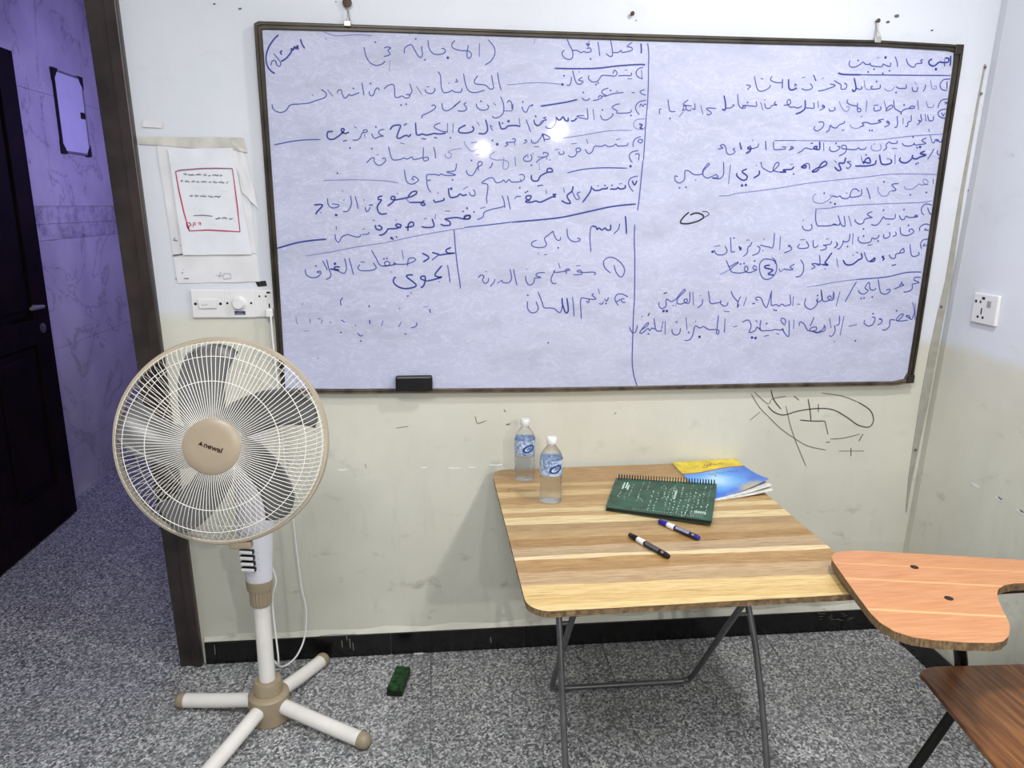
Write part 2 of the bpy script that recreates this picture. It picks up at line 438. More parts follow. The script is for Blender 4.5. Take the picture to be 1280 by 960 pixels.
# walls
struct('ceiling', MB().box((LX-.2, RY-.2, CZ), (2.2, 6.6, CZ+.1)), 'ceiling')
wb = MB().box((DX1+.005, WY, 0), (2.15, WY+.14, CZ)).box((DX0-.06, WY, DH+.02), (DX1+.005, WY+.14, CZ)).box((LX-.2, WY, 0), (DX0-.06, WY+.14, CZ))
wall_back = struct('wall_back', wb, 'wall')
wr = MB(); prof = [(.016, WY), (.001, WY-.05), (0, WY-.11), (0, RY-.2), (.3, RY-.2), (.3, WY)]
vs = [(RA+RB*z+a, b, z) for z in (0, CZ) for a, b in prof]
wr.add(vs, [tuple(range(6)), tuple(range(11, 5, -1))]+[(i, (i+1) % 6, 6+(i+1) % 6, 6+i) for i in range(6)]); wall_right = struct('wall_right', wr, 'wall')
struct('wall_left', MB().box((LX-.15, RY-.2, 0), (LX, WY, CZ)), 'wall')
struct('wall_front', MB().box((LX, RY-.15, 0), (RX+.05, RY, CZ)), 'wall')
# corridor beyond the door
PX = -2.155
wc = MB().box((PX-.15, WY+.14, 0), (PX-.012, 6.6, CZ))
wall_corr = struct('wall_corridor', wc, 'grout')
rows = [0, .30, .90, 1.505, 1.593, 1.689, 2.30, 2.9, CZ]
for r in range(len(rows)-1):
    z0, z1 = rows[r], rows[r+1]
    L = .30 if r in (3, 4) else .9
    k = 0; y = WY+.15-(.0 if r % 2 else .35)
    while y < 6.5:
        g = .0009
        ya = max(y, WY+.142)
        if y+L > WY+.2: MB().box((PX-.012, ya+g, z0+g), (PX, y+L-g, z1-g)).build('tile', 'border' if r in (3, 4) else 'marble', wall_corr)
        y += L
struct('wall_corridor_end', MB().box((PX, 6.4, 0), (1.5, 6.6, CZ)), 'marble')
struct('wall_corridor_side', MB().box((.6, WY+.14, 0), (.75, 6.4, CZ)), 'wall')

# door frame (right post leans a little, as the photo shows)
def vplank(name, pts_front, thick, mat, parent=None, **k):
    return MB().slab(pts_front, (0, thick, 0)).build(name, mat, parent, **k)
fr = thing('trim_1', 'dark brown wooden door frame', 'door frame'); fr['kind'] = 'structure'
del fr['category']
yF = WY-.022
p = [HY(104, 0, yF), HY(145, 0, yF), HY(253, 829, yF), HY(225, 830, yF)]
tl_, tr_, br_, bl_ = p
def ext(a, b, z): t = (z-a.z)/(b.z-a.z); return a+(b-a)*t
post = [ext(tl_, bl_, DH), ext(tr_, br_, DH), ext(tr_, br_, 0.001), ext(tl_, bl_, .001)]
vplank('frame_post', post, .165, 'darkwood', fr, bevel=.004)
mid = [a+(b-a)*.62 for a, b in ((post[0], post[1]), (post[3], post[2]))]
vplank('post_moulding', [mid[0]+Vector((0, -.008, 0)), post[1]+Vector((0, -.008, -.0)), post[2]+Vector((0, -.008, 0)), mid[1]+Vector((0, -.008, 0))], .0078, 'darkwood', fr, bevel=.003)
MB().box((DX0-.07, yF, DH), (post[1].x, WY+.14, DH+.08)).build('frame_head', 'darkwood', fr, bevel=.004)
MB().box((DX0-.07, yF, .001), (DX0-.001, WY+.14, DH)).build('frame_post', 'darkwood', fr, bevel=.004)
# open door leaf
dr = thing('door_1', 'dark maroon wooden door standing open against the corridor wall', 'door', (-2.045, 2.75, .01)); dr['kind'] = 'structure'
del dr['category']
LY0, LY1 = 2.76, 4.10; lx0, lx1 = -2.088, -2.05
def dbox(n, a, b, m='leaf', **k): return MB().box(a, b).build(n, m, dr, **k)
ymid = 3.485
dbox('door_stile', (lx0, LY0, .012), (lx1, LY0+.13, 2.43), bevel=.003)
dbox('door_stile', (lx0, LY1-.15, .012), (lx1, LY1, 2.43), bevel=.003)
dbox('door_stile', (lx0, ymid-.06, .012), (lx1, ymid+.06, 2.43), bevel=.003)
for (ya, yb) in ((LY0+.13, ymid-.06), (ymid+.06, LY1-.15)):
    for za, zb in ((.012, .235), (1.0, 1.13), (2.28, 2.43)):
        dbox('door_rail', (lx0, ya, za), (lx1, yb, zb), bevel=.003)
    for za, zb in ((.235, 1.0), (1.13, 2.28)):
        dbox('door_panel', (lx0+.01, ya, za), (lx1-.016, yb, zb))
        dbox('panel_field', (lx1-.016, ya+.05, za+.05), (lx1-.006, yb-.05, zb-.05), bevel=.006)
hp = HX(50, 383, lx1+.03)
hd = MB(); hd.tube([(lx1, hp.y-.01, hp.z), (lx1+.045, hp.y-.01, hp.z), (lx1+.05, hp.y-.01, hp.z), (lx1+.05, hp.y-.12, hp.z+.004)], .010, 10)
hd.build('door_handle', 'hookm', dr, smooth=True, label='metal lever handle')
lk = MB().lathe([(.026, 0), (.026, .006), (.02, .009)], 20, (lx1, HX(53, 410, lx1).y, HX(53, 410, lx1).z), 'x'); lk.build('lock_plate', 'steel', dr, smooth=True)

# baseboard: black glossy tiles
bb = struct('baseboard_back', MB().box((-.90, WY-.008, 0), (RA, WY-.0005, .088)), 'skgrout')
js = [-.90] + [HY(x, yy, WY-.02).x for x, yy in ((271, 827), (489, 816), (655, 808), (865, 797), (1052, 786))] + [RA-.016]
for a, b in zip(js[:-1], js[1:]):
    MB().box((a+.0012, WY-.0165, .0008), (b-.0012, WY-.008, .0925+random.uniform(-.001, .001))).build('tile', 'black_tile', bb, bevel=.001)
br = struct('baseboard_right', MB().box((RA-.010, RY, 0), (RA-.002, WY-.017, .088)), 'skgrout')
y = WY-.017
while y > .3:
    MB().box((RA-.0185, y-.598, .0008), (RA-.010, y-.0012, .0925)).build('tile', 'black_tile', br, bevel=.001); y -= .6
# white paint runs on the skirting
pm = MB()
for x, yy, hh in ((427, 805, 9), (437, 804, 12), (441, 808, 10), (433, 797, 7), (268, 812, 13), (613, 800, 7)):
    a = HY(x, yy-hh/2, WY-.017); b = HY(x+1, yy+hh/2, WY-.017); ribbon(pm, [a, (a+b)/2, b], .0035, (0, -1, 0), .0002)
ribbon(pm, [HY(x, yy, WY-.0166) for x, yy in ((400, 795), (420, 793), (445, 793))], .003, (0, -1, 0), .0004)
for k in range(26):
    x = 1022+random.random()*44; yy = 768+random.uniform(-8, 8); a = HY(x, yy, WY-.0171); ribbon(pm, [a, a+Vector((random.uniform(.006, .022), 0, random.uniform(-.004, .004)))], random.uniform(.001, .003), (0, -1, 0), .0001)
pm.build('paint_runs', 'skgrout', bb, kind='stuff')

# rough plaster lip over the skirting
lip = MB(); pts = []
xs = [-.9+i*(RA+.9)/70 for i in range(71)]
up = [(x, .1+.004*sin(x*23)+.004*random.random()) for x in xs]
for i in range(70):
    lip.add([(xs[i], WY-.010, .093), (xs[i+1], WY-.010, .093), (xs[i+1], WY-.0005, up[i+1][1]+.012), (xs[i], WY-.0005, up[i][1]+.012)], [(0, 1, 2, 3)])
lip.build('plaster_lip', 'wall', bb)

# tapered grey strip: the shade in the corner gap, put in as colour
cs = bpy.data.objects.new('corner_gap_shade', None); COL.objects.link(cs); cs.location = (1.9, WY, .5); cs['kind'] = 'structure'; cs['label'] = 'grey strip imitating the shaded gap down the room corner'
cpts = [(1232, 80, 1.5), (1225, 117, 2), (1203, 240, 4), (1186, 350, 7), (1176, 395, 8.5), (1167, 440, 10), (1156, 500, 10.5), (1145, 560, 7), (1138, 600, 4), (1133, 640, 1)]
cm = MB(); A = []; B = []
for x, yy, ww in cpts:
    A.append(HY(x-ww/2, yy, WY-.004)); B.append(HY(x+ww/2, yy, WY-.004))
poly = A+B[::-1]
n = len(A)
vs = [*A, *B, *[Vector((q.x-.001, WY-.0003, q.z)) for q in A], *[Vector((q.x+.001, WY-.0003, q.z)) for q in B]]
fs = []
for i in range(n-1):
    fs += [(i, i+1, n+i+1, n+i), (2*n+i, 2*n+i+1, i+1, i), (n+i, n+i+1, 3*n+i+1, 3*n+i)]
cm.add(vs, fs); cm.build('corner_shade_strip', 'gapshade', cs)
for x, yy in ((1231, 84), (1226, 117), (1211, 238), (1176, 383), (1144, 562)):
    q = HY(x, yy, WY-.004); MB().lathe([(.0045, 0), (.0045, -.004), (.002, -.006)], 8, (q.x, q.y, q.z), 'y').build('nail', 'steel', cs)  # small raised dots for the holes and dirt along the corner

# pen doodle on the wall under the board (drawn on the paint: part of the wall)
def wall_ink(lines, scale, ox, oy, Y, wpx, name, mat, parent, nrm=(0, -1, 0), k=4, label=None):
    mb = MB()
    for ln in lines.strip().split('\n'):
        P = [tuple(map(float, q.split(','))) for q in ln.split()]
        P = [HY(ox+a/scale, oy+b/scale, Y) for a, b in P]
        d = (P[0]-CAM).length
        ribbon(mb, smooth_path(P, k), wpx*d/FPX, nrm, .0003)
    return mb.build(name, mat, parent, label=label, fix=False)
wall_ink("""0,270 30,300 80,315 150,295 250,282 330,290 400,330 450,365 505,375 528,340 510,290 450,250
200,235 210,290 215,345
252,260 252,300
160,340 220,345 285,345
285,345 300,412
475,410 455,445
415,480 415,520
290,452 310,450
15,190 30,240 65,285
130,220 155,240""", 4, 960, 440, WY-.001, 1.3, 'pen_doodle', 'pencil_dark', wall_back, k=3)
wall_ink("""450,250 370,220 270,205
90,270 110,360 140,450 190,570
310,435 380,430 460,410
0,320 60,380 130,430 200,470 290,490
-84,210 -40,280 0,320
-68,200 0,260 20,235 90,222
-90,340 -40,300
355,495 480,495""", 4, 960, 440, WY-.001, 1.0, 'pen_doodle', 'pencil', wall_back, k=3)
wall_ink("""936,320 945,355 960,355 990,343
385,560 392,580
1172,575 1180,580
540,380 600,372""", 4, 360, 440, WY-.001, 1.0, 'pen_doodle', 'pencil', wall_back, k=2)
wall_ink("""0,0 8,12
560,14 552,24
30,70 20,74 10,75""", 4, 630, 512, WY-.001, 1.2, 'pen_doodle', 'pencil_dark', wall_back, k=2)
# chips where plaster shows
chip = MB()
for x, yy, ww in ((428, 587, 7), (530, 584, 4), (568, 585, 8), (590, 584, 5), (620, 581, 8), (1232, 610, 3)):
    if x > 1100: continue
    ribbon(chip, [HY(x-ww, yy, WY-.001), HY(x, yy+.6, WY-.001), HY(x+ww, yy-.3, WY-.001)], .007, (0, -1, 0), .0004)
chip.build('plaster_chips', 'glue', wall_back, kind='stuff', fix=False)
chip = MB()
for x, yy in ((1220, 607), (1249, 624), (1276, 640)):
    a = HR(x-5, yy-3, .001); b = HR(x+5, yy+3, .001); ribbon(chip, [a, (a+b)/2, b], .010, (-1, 0, 0), .0002)
cw = chip.build('plaster_chips', 'glue', bpy.data.objects['wall_right'], kind='stuff', fix=False)
chip = MB()
for x, yy in ((1250, 623), (1277, 639)):
    a = HR(x-2.5, yy-1.8, .0016); b = HR(x+2.5, yy+1.8, .0016); ribbon(chip, [a, (a+b)/2, b], .005, (-1, 0, 0), .0002)
chip.build('plaster_holes', 'steel', bpy.data.objects['wall_right'], kind='stuff', fix=False)

# ================================================================== whiteboard
wbd = thing('whiteboard', 'large framed whiteboard covered in blue Arabic handwriting on the wall', 'whiteboard', (.63, WY, 1.06))
YB = WY-.024      # writing surface
YFR = WY-.032     # front of the frame
out_t = [(317, 29), (323, 26), (480, 31.5), (640, 37), (800, 42), (960, 46.5), (1100, 50), (1190, 55), (1206, 57)]
in_t = [(327, 37), (333, 36.5), (480, 40), (640, 45.5), (800, 50.5), (960, 55), (1098, 58), (1184, 63), (1194, 65)]
out_r = [(1206, 57), (1203, 80), (1189, 170), (1168, 310), (1150, 428), (1143, 470), (1140, 479)]
in_r = [(1194, 65), (1193, 80), (1180, 170), (1160, 310), (1142, 428), (1136, 466), (1131, 474)]
out_b = [(1140, 479), (1120, 482), (960, 485), (800, 488), (680, 490.5), (560, 491.5), (420, 492.5), (352, 492)]
in_b = [(1131, 474), (1118, 477), (960, 479.5), (800, 483), (680, 485), (560, 486), (420, 486.5), (356, 486)]
out_l = [(352, 492), (346, 440), (337, 310), (328, 180), (321, 90), (317, 29)]
in_l = [(356, 486), (354, 440), (346, 310), (337, 180), (331, 90), (327, 37)]
def rail(o_, i_, mat, depth=YFR, nm='frame_rail'):
    mb = MB(); prof = [(0, WY-.0006), (0, depth+.003), (.12, depth), (.40, depth), (.45, depth+.004), (.52, depth+.004), (.58, depth+.0005), (.9, depth+.0005), (1, depth+.004), (1, YB+.0015)]
    vs = []; n = len(prof)
    for a, b in zip(o_, i_):
        A = HY(a[0], a[1], depth); B = HY(b[0], b[1], depth)
        for t, yy in prof:
            q = A+(B-A)*t; vs.append((q.x, yy, q.z))
    fs = [(i*n+k, i*n+(k+1), (i+1)*n+k+1, (i+1)*n+k) for i in range(len(o_)-1) for k in range(n-1)]
    fs += [((i+1)*n-1, i*n, (i+1)*n, (i+2)*n-1) for i in range(len(o_)-1)]
    fs += [tuple(range(n)), tuple(range((len(o_)-1)*n, len(o_)*n))]
    mb.add(vs, fs); return mb.build(nm, mat, wbd)
rail(out_t, in_t, 'frame'); rail(out_r, in_r, 'frame'); rail(out_l, in_l, 'frame')
rail(out_b, in_b, 'frame_low', nm='frame_rail')
face = [HY(x, yy, YB) for x, yy in ((324, 34), (640, 42), (960, 52), (1198, 62), (1170, 240), (1136, 478), (960, 482), (640, 488), (352, 489), (340, 300))]
face = [(v.x, YB, v.z) for v in face]
MB().slab(face, (0, .016, 0)).build('writing_surface', 'board', wbd)
for cx_, cy_ in ((1139, 474), (1200, 62)):
    q = HY(cx_, cy_, YFR-.001)
    MB().box((q.x-.017, YFR-.003, q.z-.016), (q.x+.013, YFR+.002, q.z+.017)).build('frame_corner', 'frame', wbd, bevel=.004)
INK = """@320,30
b225,108 170,165 120,250 100,340 115,420 150,470 190,495
b445,150 460,200 488,245
b422,260 415,215 400,250 385,225 372,262 355,245 350,285 300,345 250,375
175,295 215,340 247,390 235,425 205,405 205,375
150,415 160,375 190,365 205,400
b260,308 245,285 262,265
t670,78 800,118 1000,108 1160,118
1080,230 1100,320 1140,385 1200,415 1260,400 1282,383
1195,182
t700,150
160,800 175,855 240,885 300,865 345,810 440,800 530,790 600,765 680,740 705,710 690,680 650,655
715,655 770,725
815,695 820,665 850,660 862,700 885,740 910,730 930,705 950,715 1000,700 1035,685
975,645
t565,710
1060,590 1070,650 1080,715
1130,675 1140,710 1170,715 1195,655 1220,640 1235,665
1145,595
@480,30
0,240 35,230 70,240
70,240 40,265 62,300 40,315 0,325
b0,370 8,385
205,295 205,250 240,215 275,210 305,255 335,310 370,335 385,300 375,240 385,225
410,358
318,150
440,160 450,240 490,295 550,305 610,285 605,250 575,245
b638,338
710,165 680,200 690,240 760,265 840,270 875,300 860,340 835,335 830,290 845,210
955,190 952,330
1040,155 1100,230 1108,300 1070,370 1010,410
0,650 40,615 90,605 105,640 110,725 140,735 180,720 210,738 245,738 260,710 215,705
250,715 280,670 255,595
172,810
222,802
325,625 380,705
410,655 425,685 480,695 510,660 500,640
425,630 455,628
540,475 565,520 572,620 595,685 650,680 680,665 710,680 770,680 780,640
t648,592
720,550 735,575 710,580
795,495 815,600 850,670 920,685 1010,660
940,515 905,565 920,600 1010,610 1060,650 1095,640 1085,570 1075,510
1135,485 1150,580 1172,665
380,945 385,915 450,885 515,840 500,810 475,820
580,790 585,840 615,868 670,850 765,770
b700,825 765,770
825,785 800,800 820,830 825,855 790,872 735,868
925,795 930,830 970,860 1030,855 1045,825 1030,805
970,772
1095,790 1120,815
1165,725 1195,800 1195,880 1160,925 1110,940 1080,920
1195,870 1280,870
1230,790 1250,765 1275,790 1280,850
t60,360 52,470
@640,30
t228,150 220,200
550,150 575,210 605,270 605,335 570,355 520,335 500,290 525,260
600,265 650,265 690,285 720,275 745,285 790,275 780,240 745,245
b745,190 760,215 775,195
770,165 760,230
785,350
858,180 870,250 878,320
985,160 1000,240 1005,310 980,325 940,295
1005,285 1060,285 1090,265 1105,285 1195,265 1195,235 1150,225 1200,185
b425,443 600,447 850,443 1050,420 1280,405 1330,412
595,530 590,580 575,612 545,612
520,517
605,465 625,540 650,595 690,600 710,575 665,560 705,530
t675,480
770,515 765,545 800,578 850,575 880,540 900,515 960,515 1030,520 1050,490 1025,460 1010,500
840,605
862,590
1060,520 1120,515 1190,515 1190,485
1155,548 1200,548
1130,465 1150,460
t-50,607 0,605 200,588 350,590 505,605
b505,605
712,685
700,735 720,760 760,760 775,740
810,765 850,760 900,735 880,715 860,740
900,720 940,720 1000,700 1060,690 1115,685
965,640 910,660 900,690 950,720
985,665
1040,670 1060,675
1195,685 1225,688
b285,822 400,805 550,780 655,755
100,825 115,870 145,880 170,830 210,805 195,825
108,780
0,865 10,830 5,800
@400,100
b130,515 80,520 72,560 90,590 140,590 200,550 235,515 240,490 215,490 220,520 255,535 290,520
b230,612 270,605
340,460 370,485
325,600 370,600 400,580 425,530 470,520 470,500 440,500 430,520
445,540 450,580
515,535 535,575 560,583 595,565 635,560 600,545 585,520 610,500 645,493
560,470
b700,500 730,460 790,450 805,465 780,530 770,575 800,582 840,560 870,555 890,565 910,540
845,450
862,440
800,628 845,640
b955,425 960,500 965,540 990,552 1020,540 1060,550 1100,545 1140,535 1200,540 1260,530
1205,430 1150,450 1150,480 1230,515 1275,515
b1015,585 1060,592
b1140,575 1172,580
t300,678
518,688
175,932
t575,748
465,830 510,785 540,780 545,820 575,850 610,850 655,810 645,780 620,790
685,665 700,730 715,780 740,800 800,795 840,780 870,790 920,770 940,795 1035,775
1035,675 1035,800 1080,800 1080,775 1040,775
1135,670 1150,720 1155,785
@520,100
315,430 315,530
372,430 368,530
345,578
b500,450 440,480 425,510 450,528 520,528 570,510 575,480 560,465
615,420 635,460
b695,395 715,470 710,515 680,538 625,535
735,450 770,470
770,505 745,470 750,455
b830,415 845,470 860,490 900,480 920,460 1000,455 1040,465
1030,380 1042,465
b925,412
865,432
1100,395 1125,460 1145,520
1180,395 1190,440 1220,458 1260,430 1280,410
1280,385 1265,375
t1200,368
1075,635 1105,620 1100,600 1080,605
885,665 920,645 900,625 985,620 990,590 960,590
985,620 990,655
b812,643
765,605
t480,610 500,660 550,710 600,700 640,665
550,630 610,620
600,745 640,745
t290,740 300,775 340,780 355,740 320,720 380,695 460,685
555,805
500,900 520,945 560,955 590,920 610,880 660,845 650,815 620,830 625,910
765,825 755,860 730,885
t790,715 745,750 745,780 800,800 880,800 925,830 915,885 880,890 870,870 880,770
990,770 995,865
1120,745 1075,780 1090,810 1140,810 1160,775 1145,745
1155,852
t1120,770
@580,180
720,190 760,150 830,120 840,95 800,85 790,105
730,130 810,130
825,130 830,155
t860,160
t690,98
b675,310 675,350 700,370 740,365 765,320 830,285 885,275 870,245 835,250 830,280
b735,420 790,410
t752,190 755,260
180,395 185,380 240,345 290,340 320,385 370,380 395,360 420,385 450,355 480,380 560,375 605,345 590,305 550,310
560,345 575,380
180,395 235,405 235,480 225,540 230,595
558,438
995,435 1005,485
b1090,420 1080,470 1030,520 1065,590 1020,590 975,565
1080,470 1120,550 1155,540 1130,495 1165,480
820,460 825,500
b925,505 890,505 915,530 880,530 770,580 720,570 700,575 650,585 615,575 660,550 670,520 630,520 620,545 660,570
635,475
615,485
505,550 530,525 570,525
435,515 450,590 465,655
380,515 400,570 410,640
410,615 380,630 340,640 270,655 200,685 190,730 130,758
160,645 215,630
100,680
30,645
b60,745 60,715 20,720 0,740 30,750 60,745
n0,835 250,808 480,780
@660,80
1150,32 1100,50 1080,90 1100,130 1150,150
1135,60 1140,145
1165,255 1120,275 1140,300 1180,312
1040,288 1070,285
1180,362 1110,380 1075,430 1090,480 1115,505
1115,430 1130,400 1150,425 1165,400 1185,410
t1170,550 1090,555 1055,600 1080,645 1150,655 1175,620
b1110,600 1140,610 1120,640 1150,645
1130,725 1070,750 1050,800 1055,830
1110,755 1145,760 1130,790 1100,775 1110,755
1205,0 1203,200 1195,400 1180,550 1165,800 1155,960
650,450 662,560
590,440 598,545 560,545 510,535 490,520 560,515
b490,540 455,570 430,565
b400,535 400,570 370,560 350,530 320,560 300,555 280,530
280,590 240,640 190,640 175,620
280,530 280,590
60,570 70,600 110,612 140,570 185,560 160,540 185,530
75,522
835,435 880,405 920,400
840,440 890,470 895,492 1020,485 1030,455
1030,515
725,510 740,550 780,560 820,540 850,510 840,495
745,460
t345,740 500,720 700,685 850,665 1035,665
995,790 990,815 900,820 880,800 850,820 800,825 770,810 730,825 690,820 660,830 640,880 600,895 570,850
585,750 600,800
880,760 925,745
530,850 520,870 490,880 480,850 510,840 530,855
490,880 470,920 430,930 400,915
435,800 490,790
305,875 320,905 360,895 350,870
270,860 310,850
35,755 40,785 80,790 110,760 135,725 150,700 215,730 210,750 160,750 150,700 165,780
60,828 115,828
@320,150
n180,250 350,215 500,198 645,195
940,280
t670,605 850,600 1000,598 1280,608 1425,630
b580,850 655,845 660,865 610,920 600,945
t648,925
715,780 725,850 770,880 825,865 820,845 760,840
b802,950
870,915 910,915 940,880 955,830 945,755
990,760 1010,830 1022,890
t880,800
t865,710
1090,870 1105,915 1130,900 1140,870
b1130,850 1170,850
t1078,800
@480,150
205,495 215,580 240,630 290,640 340,610 340,590 300,565 280,590 305,600
725,435 720,480 700,510 625,520 720,550 640,555 600,550 570,540 545,555 520,545 430,545
430,545 425,570 430,600 470,600
430,600 430,640 445,690 470,725
685,598
b495,795 510,820 550,815 600,800 595,780
t540,730
b645,680 650,740 670,775 730,765 760,740 790,755 830,745
850,720 870,755 905,755 910,720 890,695
b672,687
790,695 840,665
t137,735
@420,220
b735,265 860,265 890,285 870,295 850,275 885,245
b720,205 760,160 805,155 800,180 740,210 620,235 580,240
735,265 700,225
b580,240 590,210 560,205 550,230 580,245 545,280 515,300
b465,200 425,210 425,235 455,240 415,300 420,350 450,380 510,375
b395,490 400,525 440,540 460,515 420,490
365,440 390,445
b430,590 470,585 510,550 520,530 600,525 640,510 650,490 610,480 600,500 650,520
b690,515 770,500 770,465 740,465 720,500 720,550
t600,440
b555,620
570,630
605,610
b860,500 870,510 930,515 980,500 960,425
880,430 910,420
995,380 990,430
355,740 400,820 440,890 500,900 540,880 520,855 490,860 500,895 590,885 590,870
480,830
510,825
240,885 220,920 250,945 340,945 400,925 390,890 370,870
245,860 290,860
@480,230
b605,350 720,335 800,350 855,345 850,315 810,320 805,345
b605,350 655,375 660,410 600,415 565,400
610,270 665,272
790,275
830,240
t0,590 350,515 700,455 800,445
n700,455 715,650 735,830 755,960 765,1045
b670,635 620,660 640,690 710,690
b710,690 620,700 560,710 540,700 480,685
b545,710 480,760
b380,690 450,735 390,780
180,660 195,755
320,765 300,740 250,745 240,775 235,820
315,765 230,800 115,800 100,780
110,800 60,815 0,820
t70,880
@320,230
800,420 805,455
790,500 800,560 830,580 860,530 920,505 980,525 1030,530 1050,505
1060,505 1120,500 1130,480
1065,455 1090,445
b205,645 400,590 550,565 705,552
t500,720 800,670 1000,630 1280,590
930,740 955,830 975,910
885,740 905,830 895,880 870,893 820,870 780,860
b840,830 790,830 790,855 830,860 800,855 740,850
b790,798
665,765 700,830 715,860
705,750 730,850 750,900 740,935 700,955
495,850 500,900 550,935 610,930 650,895 640,870 610,880 640,890
600,820
@480,310
635,170 650,260 660,345
b580,175 510,265 545,290 580,290 500,315 430,330
b430,330 370,310 375,285 410,285 410,340 390,385 365,395
b290,270 240,270 230,290 320,365 290,395 200,405 130,380 95,340 100,305 120,290
t550,338
238,480
t270,450
t388,595 440,582
b455,610 465,650
t155,605
175,738 145,790
325,745 325,780 270,798
b205,860 225,860
1260,210 1275,300 1250,345 1190,345 1180,320
1180,320 1130,355
1110,310 1095,350 1060,385
1045,300 1040,335 1010,355 985,320 1000,285 970,270 940,300
t1022,235
@340,340
710,255 685,290 692,335
b972,330 972,355
t305,320
t240,450 245,500 262,520
382,465 382,510
460,465 490,470
505,475 490,515
t585,505
690,480 710,490 730,505
t835,535
b975,480 980,520
1110,485 1095,540
t318,590 365,590
690,605
855,610 885,640 910,630
888,690
t460,865
@640,250
b1133,158 1140,240 1145,340
1075,235 1065,290 1015,340
b985,245 985,295 950,300 930,280 900,300 870,280 850,295 840,270 800,260
800,260 785,290 780,400 790,520
550,285 560,370 610,415 670,410 680,390 650,380
485,370 480,400 455,400 430,370 410,310
410,310 370,345 325,385 345,440 320,470 250,475 200,455 200,425 250,400
462,478
t262,535
320,545 350,545
985,730 930,680 915,620 950,580 1010,575 1080,620 1125,690 1110,755 1080,768 1040,720 1020,650
610,748 700,740 680,700 650,715 720,725 800,720 835,730 820,755
640,658 685,655
580,690 540,695 545,740
585,700 480,720 420,720 430,700
420,720 390,790 410,835 445,830
465,630 480,680
330,725 260,730 240,755 290,775 225,780
225,780 215,830 175,850 145,820 135,760
t148,690
15,690 30,770 50,855
b0,222 450,180 700,130 1000,65 1240,40
n1228,245 1222,400 1228,600 1225,960 1215,1140 1203,1500 1203,1640 1220,1760 1255,1870
@640,330
1160,330 1100,300 1045,310 1030,360 1065,415
1040,375 1070,365 1080,350
1125,345 1090,355 1110,385 1135,380
965,330 950,370 925,350
940,395
915,375 900,400 870,395
862,245 875,300
820,295 800,310 840,350 770,350 720,340
770,350 765,385 740,370
720,340 690,345 685,400 690,480 692,548
605,330 615,430 620,525
b548,340 560,420 560,475 535,485 505,400 500,340
505,340 500,440 480,485 450,470 430,450 390,440 320,435 300,380 260,278
240,375 262,440 240,480 190,485 155,440 155,370
158,312
362,787
@640,150
n550,530 700,495 900,478 1150,482
b1185,462
1260,560 1190,580 1165,630 1190,690 1215,715
b1200,605 1225,650 1250,605
b1130,650 1130,680 1080,690 1060,675 1040,690 980,690
b950,670 950,685 900,690 880,700 850,705 820,700 805,680
1070,640 1100,635
1000,655
930,655
850,660 870,655
b795,660 780,720 705,825
1265,305 1200,320 1172,360 1190,410 1205,425
1230,345 1270,340 1265,405
n1310,400 1290,600 1270,800 1255,905
@800,60
n76,-48 85,20 88,100 85,165
t1060,365 1100,380
195,660 195,615 215,610
280,515 290,600 305,635 355,635
300,705
480,520 440,550 440,570 520,580
430,590 450,575 460,610 425,625 440,595
460,610 490,630 510,610
430,640 390,690
545,550 550,615 520,600
608,575 628,665
760,605 690,600 665,610 715,650 680,670 670,655
b840,475 855,560 850,620 820,610
855,600 900,600 940,575 925,565
975,460 985,560 1010,600 1050,600 1050,575 1020,580
@920,60
60,600 90,575 150,580 205,580 200,530
115,545
245,540 270,625
285,550 300,600 340,600 360,575 410,570 380,555 400,535
t288,520
475,575 540,560 540,520 520,520 510,550 540,590 580,590 620,600 660,580
b690,520 690,600 650,640 595,660
695,600 730,600 780,600 775,545
820,530 825,600
885,590 860,585 870,570 885,595 835,625
930,605 940,630 990,620 980,590
t1030,530 1060,600 1100,635 1130,610 1130,585 1100,590
1120,515 1110,545 1150,570 1215,580
1215,545 1215,630 1245,635 1245,610 1215,600
100,370 145,380 110,418
185,280 200,370 225,425 270,430 330,400 345,370
245,305 275,310
b525,310 530,400 560,420 610,400
610,375 590,360 590,390
360,280 345,320 400,345 465,345
b465,310 462,405
655,405 690,420 740,415 765,390 740,355
655,300 690,290
b775,270 800,330
820,432 880,420 980,385 985,370 940,360
t850,315 880,295
980,325 1020,350 1050,370 1050,410 1090,410 1105,390 1105,365 1080,350
b1180,300 1200,400 1180,435 1160,415
1200,400 1240,415 1260,400 1250,385
825,740 865,740 878,760 860,800 810,830 780,810 790,780
940,770 930,820 900,845
945,770 960,790 1000,800 1030,770 1080,750 1085,730
1055,825 1085,820
@1040,60
b1185,75 1185,130 1180,180
b1130,100 1165,105 1160,140 1105,145 1080,140 1060,150 1020,180 975,165 970,130 1000,110
b1125,150 1125,185
1130,100 1120,140
b1038,212
915,115 885,125 900,150 840,160 830,185 800,190 760,160 740,105
630,85 650,140 655,190
180,125 170,165 190,190 230,190 280,165 310,140 330,160 370,165 380,150 390,175 440,185 500,185 510,160 530,170 580,185 585,145
260,125
420,212
t460,98
b535,95
575,228
508,255
360,240
b60,250 120,265 300,268
n300,268 700,272 1185,275
1180,310 1110,320 1080,370 1100,415 1150,425
b1150,335 1148,410
t985,320 1000,400 1040,410 1040,380 1020,385
935,365 930,400 910,435
800,390 810,430 850,430 855,390
t820,335 850,365
740,365 740,400 700,405 660,400 640,385
t630,385 600,420 560,430 520,405
640,445
480,365 480,400 440,410 400,410 390,385 410,385
t400,410 350,415 330,390 320,320
445,335
1155,510 1100,520 1070,560 1060,600
1120,545 1150,545 1130,565
t940,530 960,590 1010,590 1015,560
855,520 865,620
830,600 770,605 800,580 830,590
770,605 720,615 690,640 650,620 625,600 615,520
720,570
690,655
